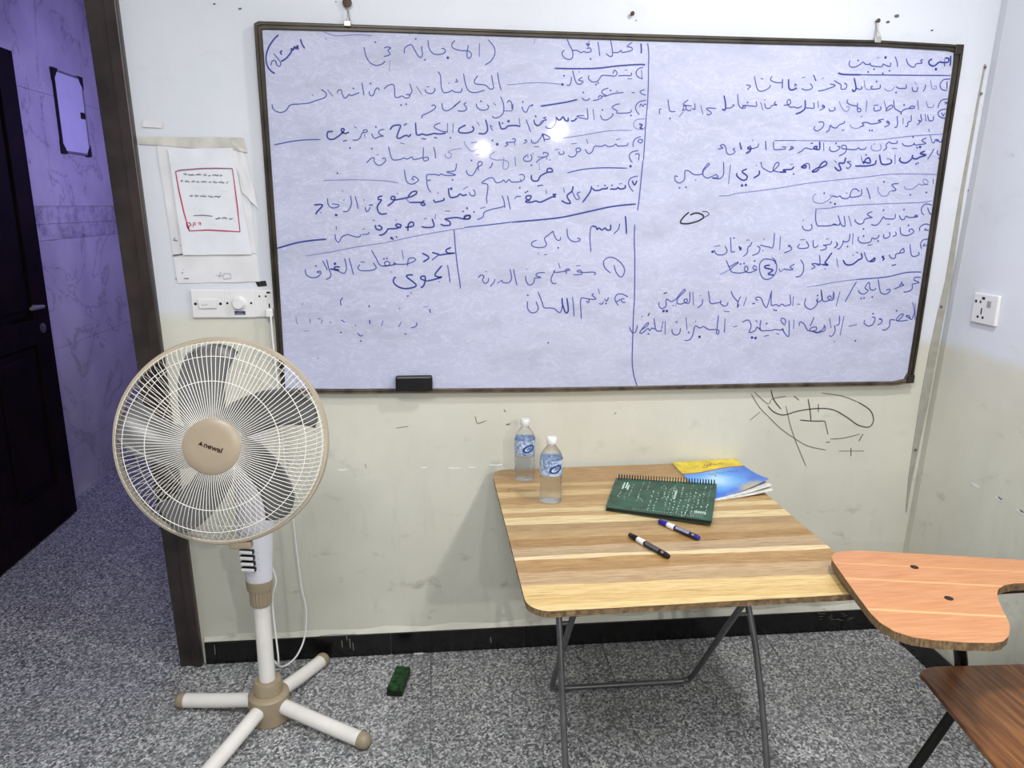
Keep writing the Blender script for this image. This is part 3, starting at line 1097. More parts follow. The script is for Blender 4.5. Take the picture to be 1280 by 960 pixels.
600,600 540,630 560,590 600,570 605,600
520,530 545,620
420,590 425,630 480,620 490,600 480,585
415,575 465,570
348,525 340,635
1140,610 1090,620 1060,650 1080,690 1140,705
1095,645 1110,680 1125,650
1015,680 1010,720 970,725 955,670
930,660 940,735
885,660 895,730 860,720
850,770 880,740 860,720
790,670 790,730 760,740 755,780 730,785
710,700 710,760
650,680 655,760 640,795 625,790
575,745 550,730 550,750 575,750 560,775 520,790
520,710 460,725 490,740 400,760 350,745 300,750 320,775 280,785
t290,790 240,805 190,790 180,760
375,825
400,825
t295,685
@1040,150
t0,212 250,205 500,195 800,160 1140,140
965,90 975,120
980,150 1000,225
1100,190 1090,220 1070,215 1060,195 1050,215 1040,190 1020,225 1000,225
945,180 895,205 940,235 870,245 830,250 820,225
820,240 780,260 720,255 700,230
810,170
850,275
b880,270
650,205 650,230 600,235 570,220 540,250 545,280 510,305
t400,250 390,285 430,310 480,300 490,270 480,240
t420,240
600,285 650,285
340,270 330,290 290,295 260,280 240,295 180,295 150,290
150,290 100,285 100,255 140,260 140,310 110,340 70,358
1100,290 1095,330 1070,350 1050,325 1060,300
1070,380
1020,285 990,340 955,395
b930,310 880,335 940,350 880,370 840,390 800,375 810,350
b800,385 750,425 700,425 675,400 685,375
840,440
860,430
630,345 630,440
b590,395 590,430 530,445 490,430 475,345
590,395 545,385
b440,400 430,440 380,455 330,460 230,460
b300,415 380,430 370,380 340,390 310,440
290,360 300,410
340,350
190,415 150,420 190,450 160,485 140,470
b135,375 120,430 70,430 80,470 90,495 60,505 25,470
25,405 45,430
t0,605 300,575 550,545 800,540 1065,545
1010,585 1012,640
t965,625 940,595 910,600 925,640 960,640 900,650 870,640 850,655 800,690 740,690 720,660
943,725
782,748
665,635 615,640 600,655 640,700 600,710
t620,700 570,720 555,755 500,760 465,720 460,660
518,618
345,675 370,740 380,790
295,690 295,740 275,760 220,770 180,765 200,700 240,690 275,715
180,765 150,785 100,780 80,760 50,770 0,755
30,840
t145,730
t0,870 250,850 600,835 900,825 1000,805
@920,150
b295,210 300,300
225,235 215,270 160,285 140,260 115,290 150,290 130,310 100,330
t165,205
b35,225 50,295
375,215 380,290 430,295 490,290 490,270 460,270
575,275 550,265 550,290 575,280 550,295 525,300
875,225 878,310
b835,215 835,290 790,290 780,270 810,265 800,290
790,290 740,290 700,280 665,300 660,310 615,330
b745,235 770,230
n385,205 600,205
t600,205 900,208 960,212
940,265 935,295 960,315 1000,310 1035,285 1035,265 1010,265
1000,235
b650,470 690,480 700,455 660,465
650,470 690,440 730,440 735,495
b900,410 860,430 830,480 900,450 905,415
b830,470 760,515 800,515 830,490
b580,465 560,490 530,495 470,500 500,520 430,520
575,440 540,445
575,540
430,520 370,500 400,430 430,430 420,460 390,490 350,520 300,500 260,470 250,415
b230,505 230,545 175,580
t205,455
b110,490 60,515 110,560 100,595 60,600 10,560 10,530
b60,655
b98,650
t0,735 400,685 700,635 960,605
t800,735 770,770 780,815 840,835 900,815 950,775 940,740
t950,775 1000,755
882,732
945,825
990,838
t790,890 950,880 1000,868
@780,150
1270,290 1240,270 1240,290 1270,295 1250,325 1215,335
1160,225 1180,295
1110,285 1090,290 1110,320 1070,345 1030,335 1015,270 990,245 960,260 990,280 950,290 940,285
1065,440 1045,640
995,415 995,540 960,585 920,585 880,580 940,575 920,545 890,560
890,560 830,580 790,550 800,500 850,450 840,435 790,500 780,540 700,545 650,510 610,510 605,590 560,630 515,610 510,560 540,570
555,678
620,672
t715,600
t945,760 1050,755 1120,735
@780,250
kb650,122 600,165 565,215 580,235 650,235 740,210 800,175
kb660,150 720,130 780,145 800,175
k800,175 850,145 830,118 780,115
1065,370 1070,480 1075,520 1110,515
1100,380
b885,518
900,500 930,545 1000,545 1030,510 1010,460
900,465 960,455
@1040,230
860,325 840,310 825,325 860,325
850,330 770,335 740,320 720,355 690,350 670,310
720,255
635,300 625,345 580,350 530,345 510,330 480,380 440,412 390,405
515,262
550,405 580,400
405,275 350,300 390,330 400,335 330,350 310,390 270,400 230,370 235,350
315,450
165,320 195,425
120,320 130,390 125,425 90,400 60,310
75,390 70,410 0,405
680,430 690,500 750,515 815,485 800,450 770,460 775,480
765,415
635,475 640,510 605,525
515,500 520,540 560,535 580,505 570,480
465,510 465,530 430,550 400,540 380,580 300,590 260,560 270,530
315,520
460,570
355,615 405,605
975,410 930,400 880,430 875,470
940,440 925,460 965,460
960,550 910,560 885,600 895,650
930,590 910,620 950,610
1000,210 940,200 900,230 895,280 920,310
955,235 975,290 1000,310
210,490 205,605
180,495 170,560 140,580 110,570 110,590 80,640 50,650
40,580 50,600 40,630 20,640
155,625
780,600 790,700 820,725 870,705 860,680
720,640 690,660 680,690 720,680 715,645
680,690 640,700 630,740 590,740 570,705
b595,815 640,805
b520,720 500,730 520,745 505,765
b430,735 400,760 380,775 420,770 430,735
320,680 350,760 380,775
b290,690 300,740 260,760 250,770 200,805 140,805 110,760
235,680 265,690
t210,710
@920,220
800,335 795,420 810,490 850,500 950,495 980,480 1010,490
660,495 680,535 730,545 760,520 750,480
t672,445
1000,660 1015,690 980,720
955,650 945,680 895,690 870,690 900,700 895,730 840,745
900,635 925,625
770,640 775,710 805,710 820,690
640,680 615,710 650,725 720,715 720,680 700,650
640,640 690,635
545,690 520,700 550,710 550,740 480,770
445,600 435,735
385,570 370,710 330,710 280,700 240,690
210,700 240,720 220,770 160,795
t280,630
t270,745
160,660 140,700 120,710 110,770 70,805
100,640 135,640
b50,710 45,740 30,700
1005,820 1020,910
b960,765 900,850 890,870 920,890 860,885
835,790 840,885 820,890 790,870
860,885 760,875 790,910 750,930
@900,310
745,160 720,175 700,190 730,215 660,215 640,205
640,210 600,240
590,205 600,235
805,115 835,170 830,240 800,280 755,290
440,110 400,150 395,220 420,290 470,315 530,285 565,220 560,150 510,115 440,110
520,95 555,130 550,160
b500,170 450,180 455,200 530,220 480,260 540,270
370,195 340,175 330,210 370,215 300,245 250,230 250,185 275,190 270,230 200,250 120,240 100,210 60,120
90,190 170,145 180,150 120,195 110,215
t110,210 50,240 0,265
205,160
240,155
345,130
t1050,210
t865,390 1000,370
1010,415 1020,510 980,540 960,515
1135,430 1125,510
975,500 970,560 920,610 870,600 845,560 860,500
975,475
770,562 800,562
735,480 725,580
700,465 705,560 680,570 650,580 620,560 590,580 560,565 520,575 510,540 515,425
515,430 480,560 460,595 430,550 410,500 370,490 355,510 380,525
540,620
560,625
b320,558 350,553
265,490 235,580
110,430 130,480 180,540
205,485 180,540 175,595 190,560
1045,765 1030,810 970,845 940,840
970,840 900,830 910,800 960,790 960,820 920,830
940,690 920,740 900,780
910,825 880,825 860,800 840,760 800,740 790,780
738,715 735,810
690,720 690,860 675,885 640,840 620,800
650,760 655,720 620,700 610,730 650,775
640,815 600,820 550,815 500,825 460,825 410,825 400,780 410,720
465,755
410,825 370,790 350,825 290,845 310,790 300,740 270,720 220,745
b320,895
b355,900
355,720 375,740
440,885 490,870
555,855 595,860
130,790 175,780
50,710 42,845
@1020,320
t0,300 200,260 400,235
n400,235 700,210 900,165 1055,160
1045,212 990,215 980,240 1030,265 960,280
960,280 960,330 920,355 875,360
880,290 830,310 780,330
880,290 850,280 830,300
855,265
620,230 635,320 650,370 700,380 740,350 730,330 700,345
600,320 580,340 540,330 530,260 490,320 520,345 480,380 440,370 420,340
450,425
480,420
562,410
405,255 350,350 290,460
240,355 200,500
180,365 175,430 140,440 115,410 145,400 150,430
140,440 70,450 50,340
965,460 985,560
990,475 990,640
985,560 960,630 930,620 900,600 930,595 940,630
920,640 850,650 800,640 840,590 870,580 860,610 810,650
790,640 740,640 735,700 700,735 660,740
805,548
655,625 630,630 660,640 650,670 615,690
560,610 590,620 570,680 520,700 480,670 490,640
570,578
325,705 410,685
280,600 240,795
235,595 230,680 200,690
185,690 190,750 160,800 130,795
135,620 150,720
182,850 185,865
90,700 90,740 50,760 0,770
393,848
@770,330
1120,380 1110,410 1080,420 1050,400 1040,380
1075,470 1135,478
925,270 935,360 950,395 1000,390 1050,380 1040,365
865,350 860,400 815,438
t845,315
768,275 775,415
738,275 735,380 700,390 680,360 710,350 710,385
700,380 650,400 610,390 620,340 690,270 680,255 630,310 600,350 550,375 510,350 500,370 500,420 460,445 430,420 430,380
b475,470
b508,470
t570,415
t598,415
kb475,295 510,285
1090,545 1085,685
1025,510 1010,640 1005,690 1020,700 1030,670 1000,650
1000,655 930,655 900,640 870,625 840,640 790,620 770,700 740,755 685,765
700,535 710,660
560,650 565,690 600,710 635,690 645,640
605,580
t795,575
b835,728
725,685
492,570 490,705
470,570 450,680
450,670 400,660 380,540
390,655 360,640 340,665 320,640
320,640 260,690 240,680 300,600 325,590 310,620 250,660
215,610 200,670 175,690 150,670 135,630
kb335,490 320,520
t260,525
325,700
@800,60
b8,-45 13,0 12,56"""
inks = {'n': MB(), 't': MB(), 'b': MB(), 'k': MB()}
ox = oy = 0
for ln in INK.strip().split('\n'):
    if ln[0] == '@': ox, oy = map(float, ln[1:].split(',')); continue
    kind = 'm'; black = False
    if ln[0] == 'k': black = True; ln = ln[1:]; kind = 't'
    if ln[0] in 'btn': kind = ln[0]; ln = ln[1:]
    P = [tuple(map(float, q.split(','))) for q in ln.split()]
    P = [HY(ox+a/8, oy+b/8, YB) for a, b in P]
    d = (P[0]-CAM).dot(_f)/FPX
    wpx = {'m': 1.3, 'b': 1.95, 't': 1.15, 'n': 1.4}[kind]
    if black and kind == 't': wpx = 1.0
    key = 'k' if black else {'m': 'n', 'n': 'n', 'b': 'b', 't': 't'}[kind]
    ribbon(inks[key], smooth_path(P, 4), wpx*d, (0, -1, 0), .0004 if key == 't' else .0006, taper=True)
inks['n'].build('handwriting', 'ink', wbd, label='blue marker handwriting and ruled lines', kind='stuff', fix=False)
inks['b'].build('handwriting', 'inkb', wbd, label='heavier blue marker strokes', kind='stuff', fix=False)
inks['t'].build('handwriting', 'inkt', wbd, label='faded thin blue marker strokes', kind='stuff', fix=False)
inks['k'].build('black_mark', 'kink', wbd, label='black marker oval', kind='stuff', fix=False)
# hanging wires
for pts in (((434, 6), (436, 16), (434.5, 24), (432, 32)), ((434, 6), (435, 16), (437, 24), (438, 32)), ((1097, 27), (1096, 38), (1095, 45), (1094, 52)), ((1097, 27), (1098, 38), (1100, 45), (1101, 51))):
    P = [HY(x, yy, WY-.012-.018*i/3) for i, (x, yy) in enumerate(pts)]
    MB().tube(P, .0024, 6).build('hanging_wire', 'hookm', wbd, smooth=True)
for x, yy in ((434, 30.5), (1097.5, 51)):
    q = HY(x, yy, YFR-.004); MB().box((q.x-.011, YFR-.006, q.z-.006), (q.x+.011, YFR+.004, q.z+.012)).build('hanger_plate', 'hookm', wbd, bevel=.002)
for x, yy, lab, r in ((434, 3.5, 'rusty nail head holding the left hanging wire of the whiteboard', .015), (1097.5, 26, 'small nail holding the right hanging wire of the whiteboard', .007), (790.5, 17, 'small dark nail in the wall above the middle of the whiteboard', .007)):
    q = HY(x, yy, WY-.012); o = MB().lathe([(.003, WY-.0004), (.003, WY-.012), (r, WY-.013), (r, WY-.016), (r*.5, WY-.018)], 12, (q.x, 0, q.z), 'y').build('wall_nail', 'rust', smooth=True); tag(o, lab, 'nail')
hol = MB()
for x, yy, r in ((1110, 27.5, .006), (1121, 20, .008), (790+5, 25.5, .003), (420, 2, .003), (1165, 38, .004), (268, 5, .004), (300, 11, .005)):
    q = HY(x, yy, WY-.001); ribbon(hol, [q+Vector((-r, 0, -.001)), q, q+Vector((r, 0, .001))], r*1.3, (0, -1, 0), .0004)
hol.build('wall_holes', 'steel', wall_back, kind='stuff', fix=False)

# black eraser standing on the lower rail
e0 = HY(495, 488, YFR-.004); e1 = HY(540.5, 468.5, YFR-.004)
er = thing('board_eraser', 'black felt eraser standing on the lower edge of the whiteboard', 'eraser', ((e0.x+e1.x)/2, YFR-.01, e0.z))
MB().box((e0.x, YFR-.028, e0.z), (e1.x, YFR-.012, e1.z)).build('eraser_body', 'black', er, bevel=.006)
MB().box((e0.x+.002, YFR-.0118, e0.z+.001), (e1.x-.002, YFR-.0005, e1.z-.001)).build('felt_pad', 'felt', er, bevel=.003)

# ================================================================== wall plates
def plate(name, lab, cat, x0, y0, x1, y1, group=None, depth=.012):
    a = HY(x0, y1, WY-depth); b = HY(x1, y0, WY-depth)
    t = thing(name, lab, cat, ((a.x+b.x)/2, WY, a.z), group)
    mb = MB(); mb.box((a.x, WY-depth, a.z), (b.x, WY-.0004, b.z)); mb.build('plate', 'white', t, bevel=.004)
    return t, a, b
def P8(x, y): return (220+x/9.143, 340+y/9.143)
t, a, b = plate('light_switch', 'white wall switch plate nearest the door frame, with a wide rocker', 'switch', *P8(188, 200), *P8(545, 527))
cx, cz, W_, H_ = (a.x+b.x)/2, (a.z+b.z)/2, b.x-a.x, b.z-a.z
rk = MB(); rk.slab([(cx-W_*.3, WY-.012, cz+H_*.18), (cx+W_*.3, WY-.012, cz+H_*.18), (cx+W_*.26, WY-.012, cz-H_*.16), (cx-W_*.26, WY-.012, cz-H_*.16)], (0, -.007, 0)); rk.build('rocker', 'white', t, bevel=.003)
for sx in (-1, 1): MB().lathe([(.005, WY-.012), (.0045, WY-.0135)], 10, (cx+sx*W_*.37, 0, cz), 'y').build('screw', 'darkp', t)
pm = MB(); 
for P in ([(-.017, .001), (-.016, -.005), (-.013, -.005)], [(-.009, .001), (-.008, -.005)], [(-.004, .0), (-.001, .001), (-.003, -.005)]): ribbon(pm, [(cx+u, WY-.0192, cz+v) for u, v in P], .0016, (0, -1, 0), .0004); pm.build('pencil_scribble', 'pencil', t, fix=False)
t, a, b = plate('fan_regulator', 'white fan speed regulator plate with a round knob, middle of the three', 'regulator', *P8(558, 200), *P8(890, 525))
cx, cz, W_, H_ = (a.x+b.x)/2, (a.z+b.z)/2, b.x-a.x, b.z-a.z
MB().lathe([(.024, WY-.012), (.0235, WY-.016), (.0195, WY-.018), (.019, WY-.03), (.017, WY-.033)], 28, (cx, 0, cz+.002), 'y').build('knob', 'white', t, smooth=True)
for sx in (-1, 1): MB().lathe([(.004, WY-.012), (.0035, WY-.0135)], 10, (cx+sx*W_*.38, 0, cz+.002), 'y').build('screw', 'darkp', t)
MB().box((cx-.018, WY-.0128, cz-.038), (cx+.018, WY-.012, cz-.025)).build('label_strip', 'navy', t, label='dark blue sticker')
pm = MB(); ribbon(pm, [(cx-.014, WY-.0129, cz-.034), (cx+.014, WY-.0129, cz-.034)], .004, (0, -1, 0), .0002); ribbon(pm, [(cx-.005, WY-.0129, cz-.028), (cx+.005, WY-.0129, cz-.028)], .003, (0, -1, 0), .0002); pm.build('sticker_print', 'label', t, fix=False)
t, a, b = plate('wall_socket', 'white wall socket plate partly behind the whiteboard edge, fan plug in it', 'socket', *P8(903, 203), *P8(1108, 518))
def hole(mb, q, w_, h_, Y): mb.box((q.x-w_/2, Y-.0008, q.z-h_/2), (q.x+w_/2, Y+.001, q.z+h_/2))
for (x, y_, w_, h_) in ((953, 278, .0055, .006), (1025, 278, .0055, .006), (1055, 235, .012, .006), (1067, 385, .005, .014)):
    hm = MB(); hole(hm, HY(*P8(x, y_), WY-.0125), w_, h_, WY-.012); hm.build('pin_slot', 'darkp', t)
# black tag stuck above the socket
q = [HY(*P8(*c), WY-.002) for c in ((905, 108), (1025, 100), (1040, 160), (935, 168))]
o = MB().slab(q, (0, .0016, 0)).build('wall_tag', 'darkp', None); tag(o, 'small black sticker on the wall above the plugged wall socket', 'sticker')
# right wall socket
RXs = RA+RB*1.36
sq = [HX(x, yy, RXs-.012) for x, yy in ((1217, 366), (1249, 369), (1243, 408), (1213, 403))]
ya, yb = (sq[0].y+sq[3].y)/2, (sq[1].y+sq[2].y)/2; za, zb = (sq[2].z+sq[3].z)/2, (sq[0].z+sq[1].z)/2
t = thing('wall_socket', 'white switched socket alone on the right-hand side wall', 'socket', (RXs, (ya+yb)/2, za))
MB().box((RXs-.012, yb, za), (RXs+.001, ya, zb)).build('plate', 'white', t, bevel=.004)
def S(x, y_): return HX(1180+x/9.6, 340+y_/9.6, RXs-.0125)
hm = MB()
for x, y_, w_, h_ in ((385, 348, .009, .009), (438, 358, .007, .008), (475, 316, .014, .009), (447, 470, .005, .022), (403, 535, .009, .008), (462, 547, .009, .008)):
    q = S(x, y_); MB().box((RXs-.0128, q.y-w_/2, q.z-h_/2), (RXs-.0115, q.y+w_/2, q.z+h_/2)).build('pin_slot', 'darkp', t)
q = S(545, 385); MB().box((RXs-.0155, q.y-.008, q.z-.010), (RXs-.012, q.y+.008, q.z+.010)).build('switch', 'hookm', t, bevel=.001)

# ================================================================== papers beside the door
def sheet(name, px, Y, mat, parent, th=.0006, nx=10, ny=14, wav=.0012, seed=1, **k):
    """px: four corners TL TR BR BL; a slightly wavy thin sheet on the wall"""
    rnd = random.Random(seed); c = [HY(x, yy, Y) for x, yy in px]; mb = MB(); vs = []
    ph = [rnd.uniform(0, 6) for _ in range(4)]
    for side in (0, 1):
        for j in range(ny+1):
            for i in range(nx+1):
                u, v = i/nx, j/ny
                q = c[0]*(1-u)*(1-v)+c[1]*u*(1-v)+c[2]*u*v+c[3]*(1-u)*v
                wv = wav*(sin(u*9+ph[0])*sin(v*7+ph[1])+.6*sin(v*17+u*6+ph[2]))
                vs.append((q.x+wav*.8*sin(v*11+ph[3]), Y+wv*.8+(-th if side == 0 else 0)-wav*1.3, q.z+wav*.5*sin(u*13+ph[2])))
    n = (nx+1)*(ny+1); fs = []
    for j in range(ny):
        for i in range(nx):
            a = j*(nx+1)+i; fs += [(a, a+1, a+nx+2, a+nx+1), (n+a+nx+1, n+a+nx+2, n+a+1, n+a)]
    mb.add(vs, fs); return mb.build(name, mat, parent, smooth=True, fix=False, **k)
bs = thing('backing_papers', 'old torn white papers taped on the wall behind the printed notice', 'paper', (-.75, WY, 1.4))
sheet('paper_sheet', ((196, 178), (304, 175), (325, 352), (222, 354)), WY-.0012, 'paper2', bs, seed=3)
sheet('tape_strip', ((172, 171), (303, 172), (310, 190), (174, 180)), WY-.0035, 'tape', bs, nx=14, ny=3, wav=.001, seed=5)
sheet('torn_flap', ((286, 172), (305, 173), (309, 191), (296, 188)), WY-.004, 'tape', bs, nx=5, ny=4, wav=.0015, seed=6)
sheet('tape_strip', ((180, 151), (204, 151), (203, 160), (178, 159)), WY-.003, 'paper2', bs, nx=5, ny=2, seed=8)
nt = thing('printed_notice', 'white printed notice sheet with a red border, taped beside the door frame', 'notice', (-.8, WY, 1.5))
YN = WY-.0088
sheet('paper_sheet', ((210, 186), (291, 185), (315, 318), (229, 319)), YN, 'paper', nt, wav=.0008, seed=9)
sheet('clear_cover_edge', ((291, 188), (306, 192), (324, 262), (303, 240)), YN+.001, 'paper2', nt, nx=6, ny=8, wav=.0016, seed=12)
YN2 = YN-.0032
def nink(strokes, wpx, name, mat, **k):
    mb = MB()
    for P in strokes:
        P = [HY(200+x/8, 180+yy/8, YN2) for x, yy in P]; ribbon(mb, P, wpx*.00255*1.05, (0, -1, 0), 0)
    return mb.build(name, mat, nt, fix=False, kind='stuff', **k)
nink([[(155, 276), (200, 262), (420, 245), (560, 243), (722, 245)], [(722, 245), (735, 330)]], 1.6, 'border_line', 'maroon')
nink([[(155, 276), (190, 470), (240, 690), (292, 870)], [(735, 330), (770, 600), (800, 878)], [(292, 870), (480, 860), (640, 868), (800, 878)]], 1.6, 'border_line', 'red', label='dark pink border')
rnd = random.Random(4)
def squig(x0, x1, y0, y1, amp):
    out = []; x = x0
    while x < x1:
        L = rnd.uniform(28, 66); P = []; xx = x
        while xx < min(x+L, x1):
            t = (xx-x0)/(x1-x0); P.append((xx, y0+(y1-y0)*t+rnd.uniform(-amp, amp*.6))); xx += rnd.uniform(5, 9)
        if len(P) > 1: out.append(P)
        if rnd.random() < .6: out.append([(x+L*.5, y0+(y1-y0)*((x-x0)/(x1-x0))-amp*1.6), (x+L*.5+5, y0+(y1-y0)*((x-x0)/(x1-x0))-amp*1.6)])
        x += L+rnd.uniform(8, 16)
    return out
nink(squig(235, 640, 305, 318, 10)+squig(205, 680, 372, 388, 9)+squig(300, 620, 518, 532, 11)+squig(555, 730, 745, 748, 10)+[[(335, 716), (430, 712), (525, 722)]]*1, 1.05, 'printed_text', 'type')
nink(squig(490, 560, 798, 802, 7)+squig(590, 700, 478, 470, 5)+squig(340, 560, 440, 436, 4), .6, 'printed_text', 'paper2')
nink([[(275, 785), (300, 790), (312, 810), (290, 820), (285, 850)], [(330, 790), (350, 785), (352, 812), (335, 800), (332, 828)], [(380, 785), (405, 785), (408, 812)], [(385, 800), (400, 800)], [(262, 790), (275, 840), (300, 858)]], 1.3, 'handwritten_number', 'red', label='red handwritten digits')
# scribbles on the backing papers
mb = MB()
for P in ([(219, 297), (217, 300), (222, 301)], [(216, 319), (225, 318), (234, 316), (232, 317.5), (217, 320)], [(219, 349), (221, 348)], [(230, 348), (236, 348)], [(227, 341), (229, 341)], [(229, 337), (230, 337)]):
    ribbon(mb, [HY(x, yy, WY-.0052) for x, yy in P], .0034, (0, -1, 0), .0006)
for P in ([(234, 316), (250, 315), (285, 314.5), (320, 317)], [(225, 307), (240, 307)], [(270, 344), (278, 345), (276, 340), (274, 347)], [(281, 342), (288, 342), (289, 348), (280, 349), (278, 345), (281, 342)]):
    ribbon(mb, [HY(x, yy, WY-.0052) for x, yy in P], .0014, (0, -1, 0), .0006)
mb.build('pen_scribbles', 'type', bs, fix=False)

# small board on the corridor wall
cb = thing('wall_panel', 'small white panel with black corners hung on the violet-lit corridor wall', 'board', (PX, 4.9, 1.98))
cq = [HX(x, yy, PX+.012) for x, yy in ((67, 88), (101, 98), (113, 192), (79, 191))]
y0_, y1_ = (cq[0].y+cq[3].y)/2, (cq[1].y+cq[2].y)/2
z1_, z0_ = (cq[0].z+cq[1].z)/2, (cq[3].z+cq[2].z)/2
ya, yb, za, zb = y0_, y1_, z0_, z1_
MB().box((PX+.0005, ya, za), (PX+.010, yb, zb)).build('panel_face', 'white', cb)
for (a, b) in (((ya-.006, za), (ya+.006, zb)), ((yb-.006, za), (yb+.006, zb))): MB().box((PX+.0006, a[0], a[1]), (PX+.014, b[0], b[1])).build('edge_strip', 'hookm' if a[0] > ya+.1 else 'darkp', cb)
for z in (za, zb): MB().box((PX+.0006, ya, z-.006), (PX+.014, yb, z+.006)).build('edge_strip', 'hookm', cb)
for yy_ in (ya, yb):
    for z in (za, zb):
        sy = 1 if yy_ == ya else -1; sz = 1 if z == za else -1
        MB().slab([(PX+.016, yy_-sy*.012, z-sz*.012), (PX+.016, yy_+sy*.05, z-sz*.012), (PX+.016, yy_-sy*.012, z+sz*.06)], (-.015, 0, 0)).build('corner_cap', 'darkp', cb)
q = HX(103, 145, PX+.012); MB().box((PX+.010, q.y-.02, q.z-.018), (PX+.02, q.y+.02, q.z+.018)).build('magnet', 'darkp', cb)

# ================================================================== pedestal fan
FX, FY = -.592, 2.245
fan = thing('pedestal_fan', 'white and beige pedestal fan on a four-legged base in front of the board', 'fan', (FX, FY, 0))
legs = [(-.335, .085), (.352, -.19), (.146, .292), (-.150, -.330)]
for dx, dy in legs:
    L = sqrt(dx*dx+dy*dy); ux, uy = dx/L, dy/L; r = .0245
    P = [(FX+ux*.04, FY+uy*.04, .062), (FX+ux*.10, FY+uy*.10, .056), (FX+ux*(L*.55), FY+uy*(L*.55), .043), (FX+ux*(L-.03), FY+uy*(L-.03), .029)]
    MB().tube(smooth_path(P, 3), r, 16).build('leg', 'whitepaint', fan, smooth=True)
    e = Vector((ux, uy, -.06)).normalized(); c = Vector(P[-1])
    rr = .0268
    MB().tube([c-e*.006, c+e*.012, c+e*.022, c+e*.029, c+e*.032], [rr, rr, rr*.86, rr*.55, rr*.15], 16).build('foot_cap', 'tan', fan, smooth=True)
MB().lathe([(.060, 0.0), (.066, .004), (.068, .06), (.067, .095), (.060, .102), (.048, .104), (.046, .145), (.042, .150), (.03, .151)], 32, (FX, FY, 0)).build('base_hub', 'tan', fan, smooth=True)
MB().tube([(FX, FY, .11), (FX, FY, .47)], .0262, 24).build('lower_pole', 'whitepaint', fan, smooth=True)
kn = MB(); seg = 40; vs = []
for z, r in ((.432, .031), (.438, .034), (.470, .0345), (.488, .033)):
    for k in range(seg):
        a = 2*pi*k/seg; rr = r+(.0012 if k % 2 else -.0008); vs.append((FX+rr*cos(a), FY+rr*sin(a), z))
kn.add(vs, [(i*seg+k, i*seg+(k+1) % seg, (i+1)*seg+(k+1) % seg, (i+1)*seg+k) for i in range(3) for k in range(seg)]+[tuple(range(seg)), tuple(range(3*seg, 4*seg))]); kn.build('height_knob', 'tan', fan)
MB().lathe([(.030, .483), (.041, .487), (.043, .510), (.043, .521)], 32, (FX, FY, 0), sy=.85).build('collar', 'tan', fan, smooth=True)
MB().lathe([(.041, .5205), (.044, .56), (.052, .66), (.056, .74), (.054, .82), (.048, .89), (.036, .935), (.015, .955)], 36, (FX, FY, 0), sy=.8).build('control_column', 'lav', fan, smooth=True)
# speed keys
for k in range(4):
    px_, py_ = 307.3+k*.9, 690.5+k*7.3
    q = HY(px_, py_, FY-.047); rad = .050+.012*(3-k)/3
    m4 = Matrix.Translation((q.x, q.y, q.z)) @ Matrix.Rotation(radians(-12), 4, 'Z')
    MB().box((-.0235, -.004, -.0072), (.0245, .012, .0078), mat=m4).build('key_recess', 'darkp', fan, bevel=.004)
    MB().box((-.0215, -.0065, -.0050), (.0225, .0, .0064), mat=m4).build('speed_key', 'white', fan, bevel=.004, label='white piano key speed button')
pm = MB()
for k in range(4):
    q = HY(322+k*.7, 691+k*7.2, FY-.047); ribbon(pm, [q, q+Vector((.001, 0, .002)), q+Vector((.002, 0, 0))], .0022, (.2, -1, 0), .004)
pm.build('key_numbers', 'type', fan, fix=False)
# head
GC = Vector((-.606, 2.035, 1.073)); GR = .298
GC.z = 1.062
RT = Matrix.Translation(GC) @ Matrix.Rotation(radians(-10), 4, 'X') @ Matrix.Scale(.965, 4) @ Matrix.Translation(-GC)
MB().lathe([(.02, GC.y+.235), (.07, GC.y+.225), (.088, GC.y+.18), (.092, GC.y+.12), (.085, GC.y+.085), (.03, GC.y+.07)], 32, (GC.x, 0, GC.z), 'y').xf(RT).build('motor_housing', 'lav', fan, smooth=True)
MB().tube([(FX, FY, .93), (FX-.006, FY-.03, .99), (GC.x, GC.y+.15, GC.z-.03)], [.036, .038, .04], 16).build('tilt_neck', 'lav', fan, smooth=True)
MB().tube([(GC.x, GC.y+.08, GC.z), (GC.x, GC.y-.075, GC.z)], .008, 10).xf(RT).build('motor_shaft', 'steel', fan)
def grill(name, prof, nwire, wr, twist, rings, mat='wire'):
    mb = MB()
    for k in range(nwire):
        a0 = 2*pi*k/nwire; P = []
        for r, h in prof:
            a = a0+twist*((r/GR)**3); P.append((GC.x+r*cos(a), GC.y+h, GC.z+r*sin(a)))
        mb.tube(P, wr, 4, caps=False)
    for r, h, rr in rings:
        P = [(GC.x+r*cos(2*pi*k/72), GC.y+h, GC.z+r*sin(2*pi*k/72)) for k in range(73)]
        mb.tube(P, rr, 6, caps=False)
    return mb.xf(RT).build(name, mat, fan, smooth=True, kind='stuff', fix=False)
grill('front_guard', [(.075, -.103), (.13, -.103), (.19, -.096), (.235, -.082), (.268, -.058), (.286, -.03), (.293, -.006)], 124, .00105, .10,
      [(.182, -.0955, .0012), (.25, -.0735, .0012), (.289, -.024, .0013)])
grill('rear_guard', [(.09, .075), (.15, .078), (.21, .068), (.255, .045), (.285, .015), (.293, .0)], 90, .00085, -.12, [(.2, .07, .0012), (.262, .04, .0012)])
rp = [(GR-.006, -.011), (GR+.003, -.012), (GR+.006, -.006), (GR+.006, .008), (GR+.002, .013), (GR-.006, .012)]
rm = MB(); seg = 96; vs = []
for r, h in rp:
    for k in range(seg):
        a = 2*pi*k/seg; vs.append((GC.x+r*cos(a), GC.y+h, GC.z+r*sin(a)))
n = len(rp)
rm.add(vs, [(i*seg+k, i*seg+(k+1) % seg, ((i+1) % n)*seg+(k+1) % seg, ((i+1) % n)*seg+k) for i in range(n) for k in range(seg)])
rm.xf(RT).build('guard_rim', 'rim', fan, smooth=True)
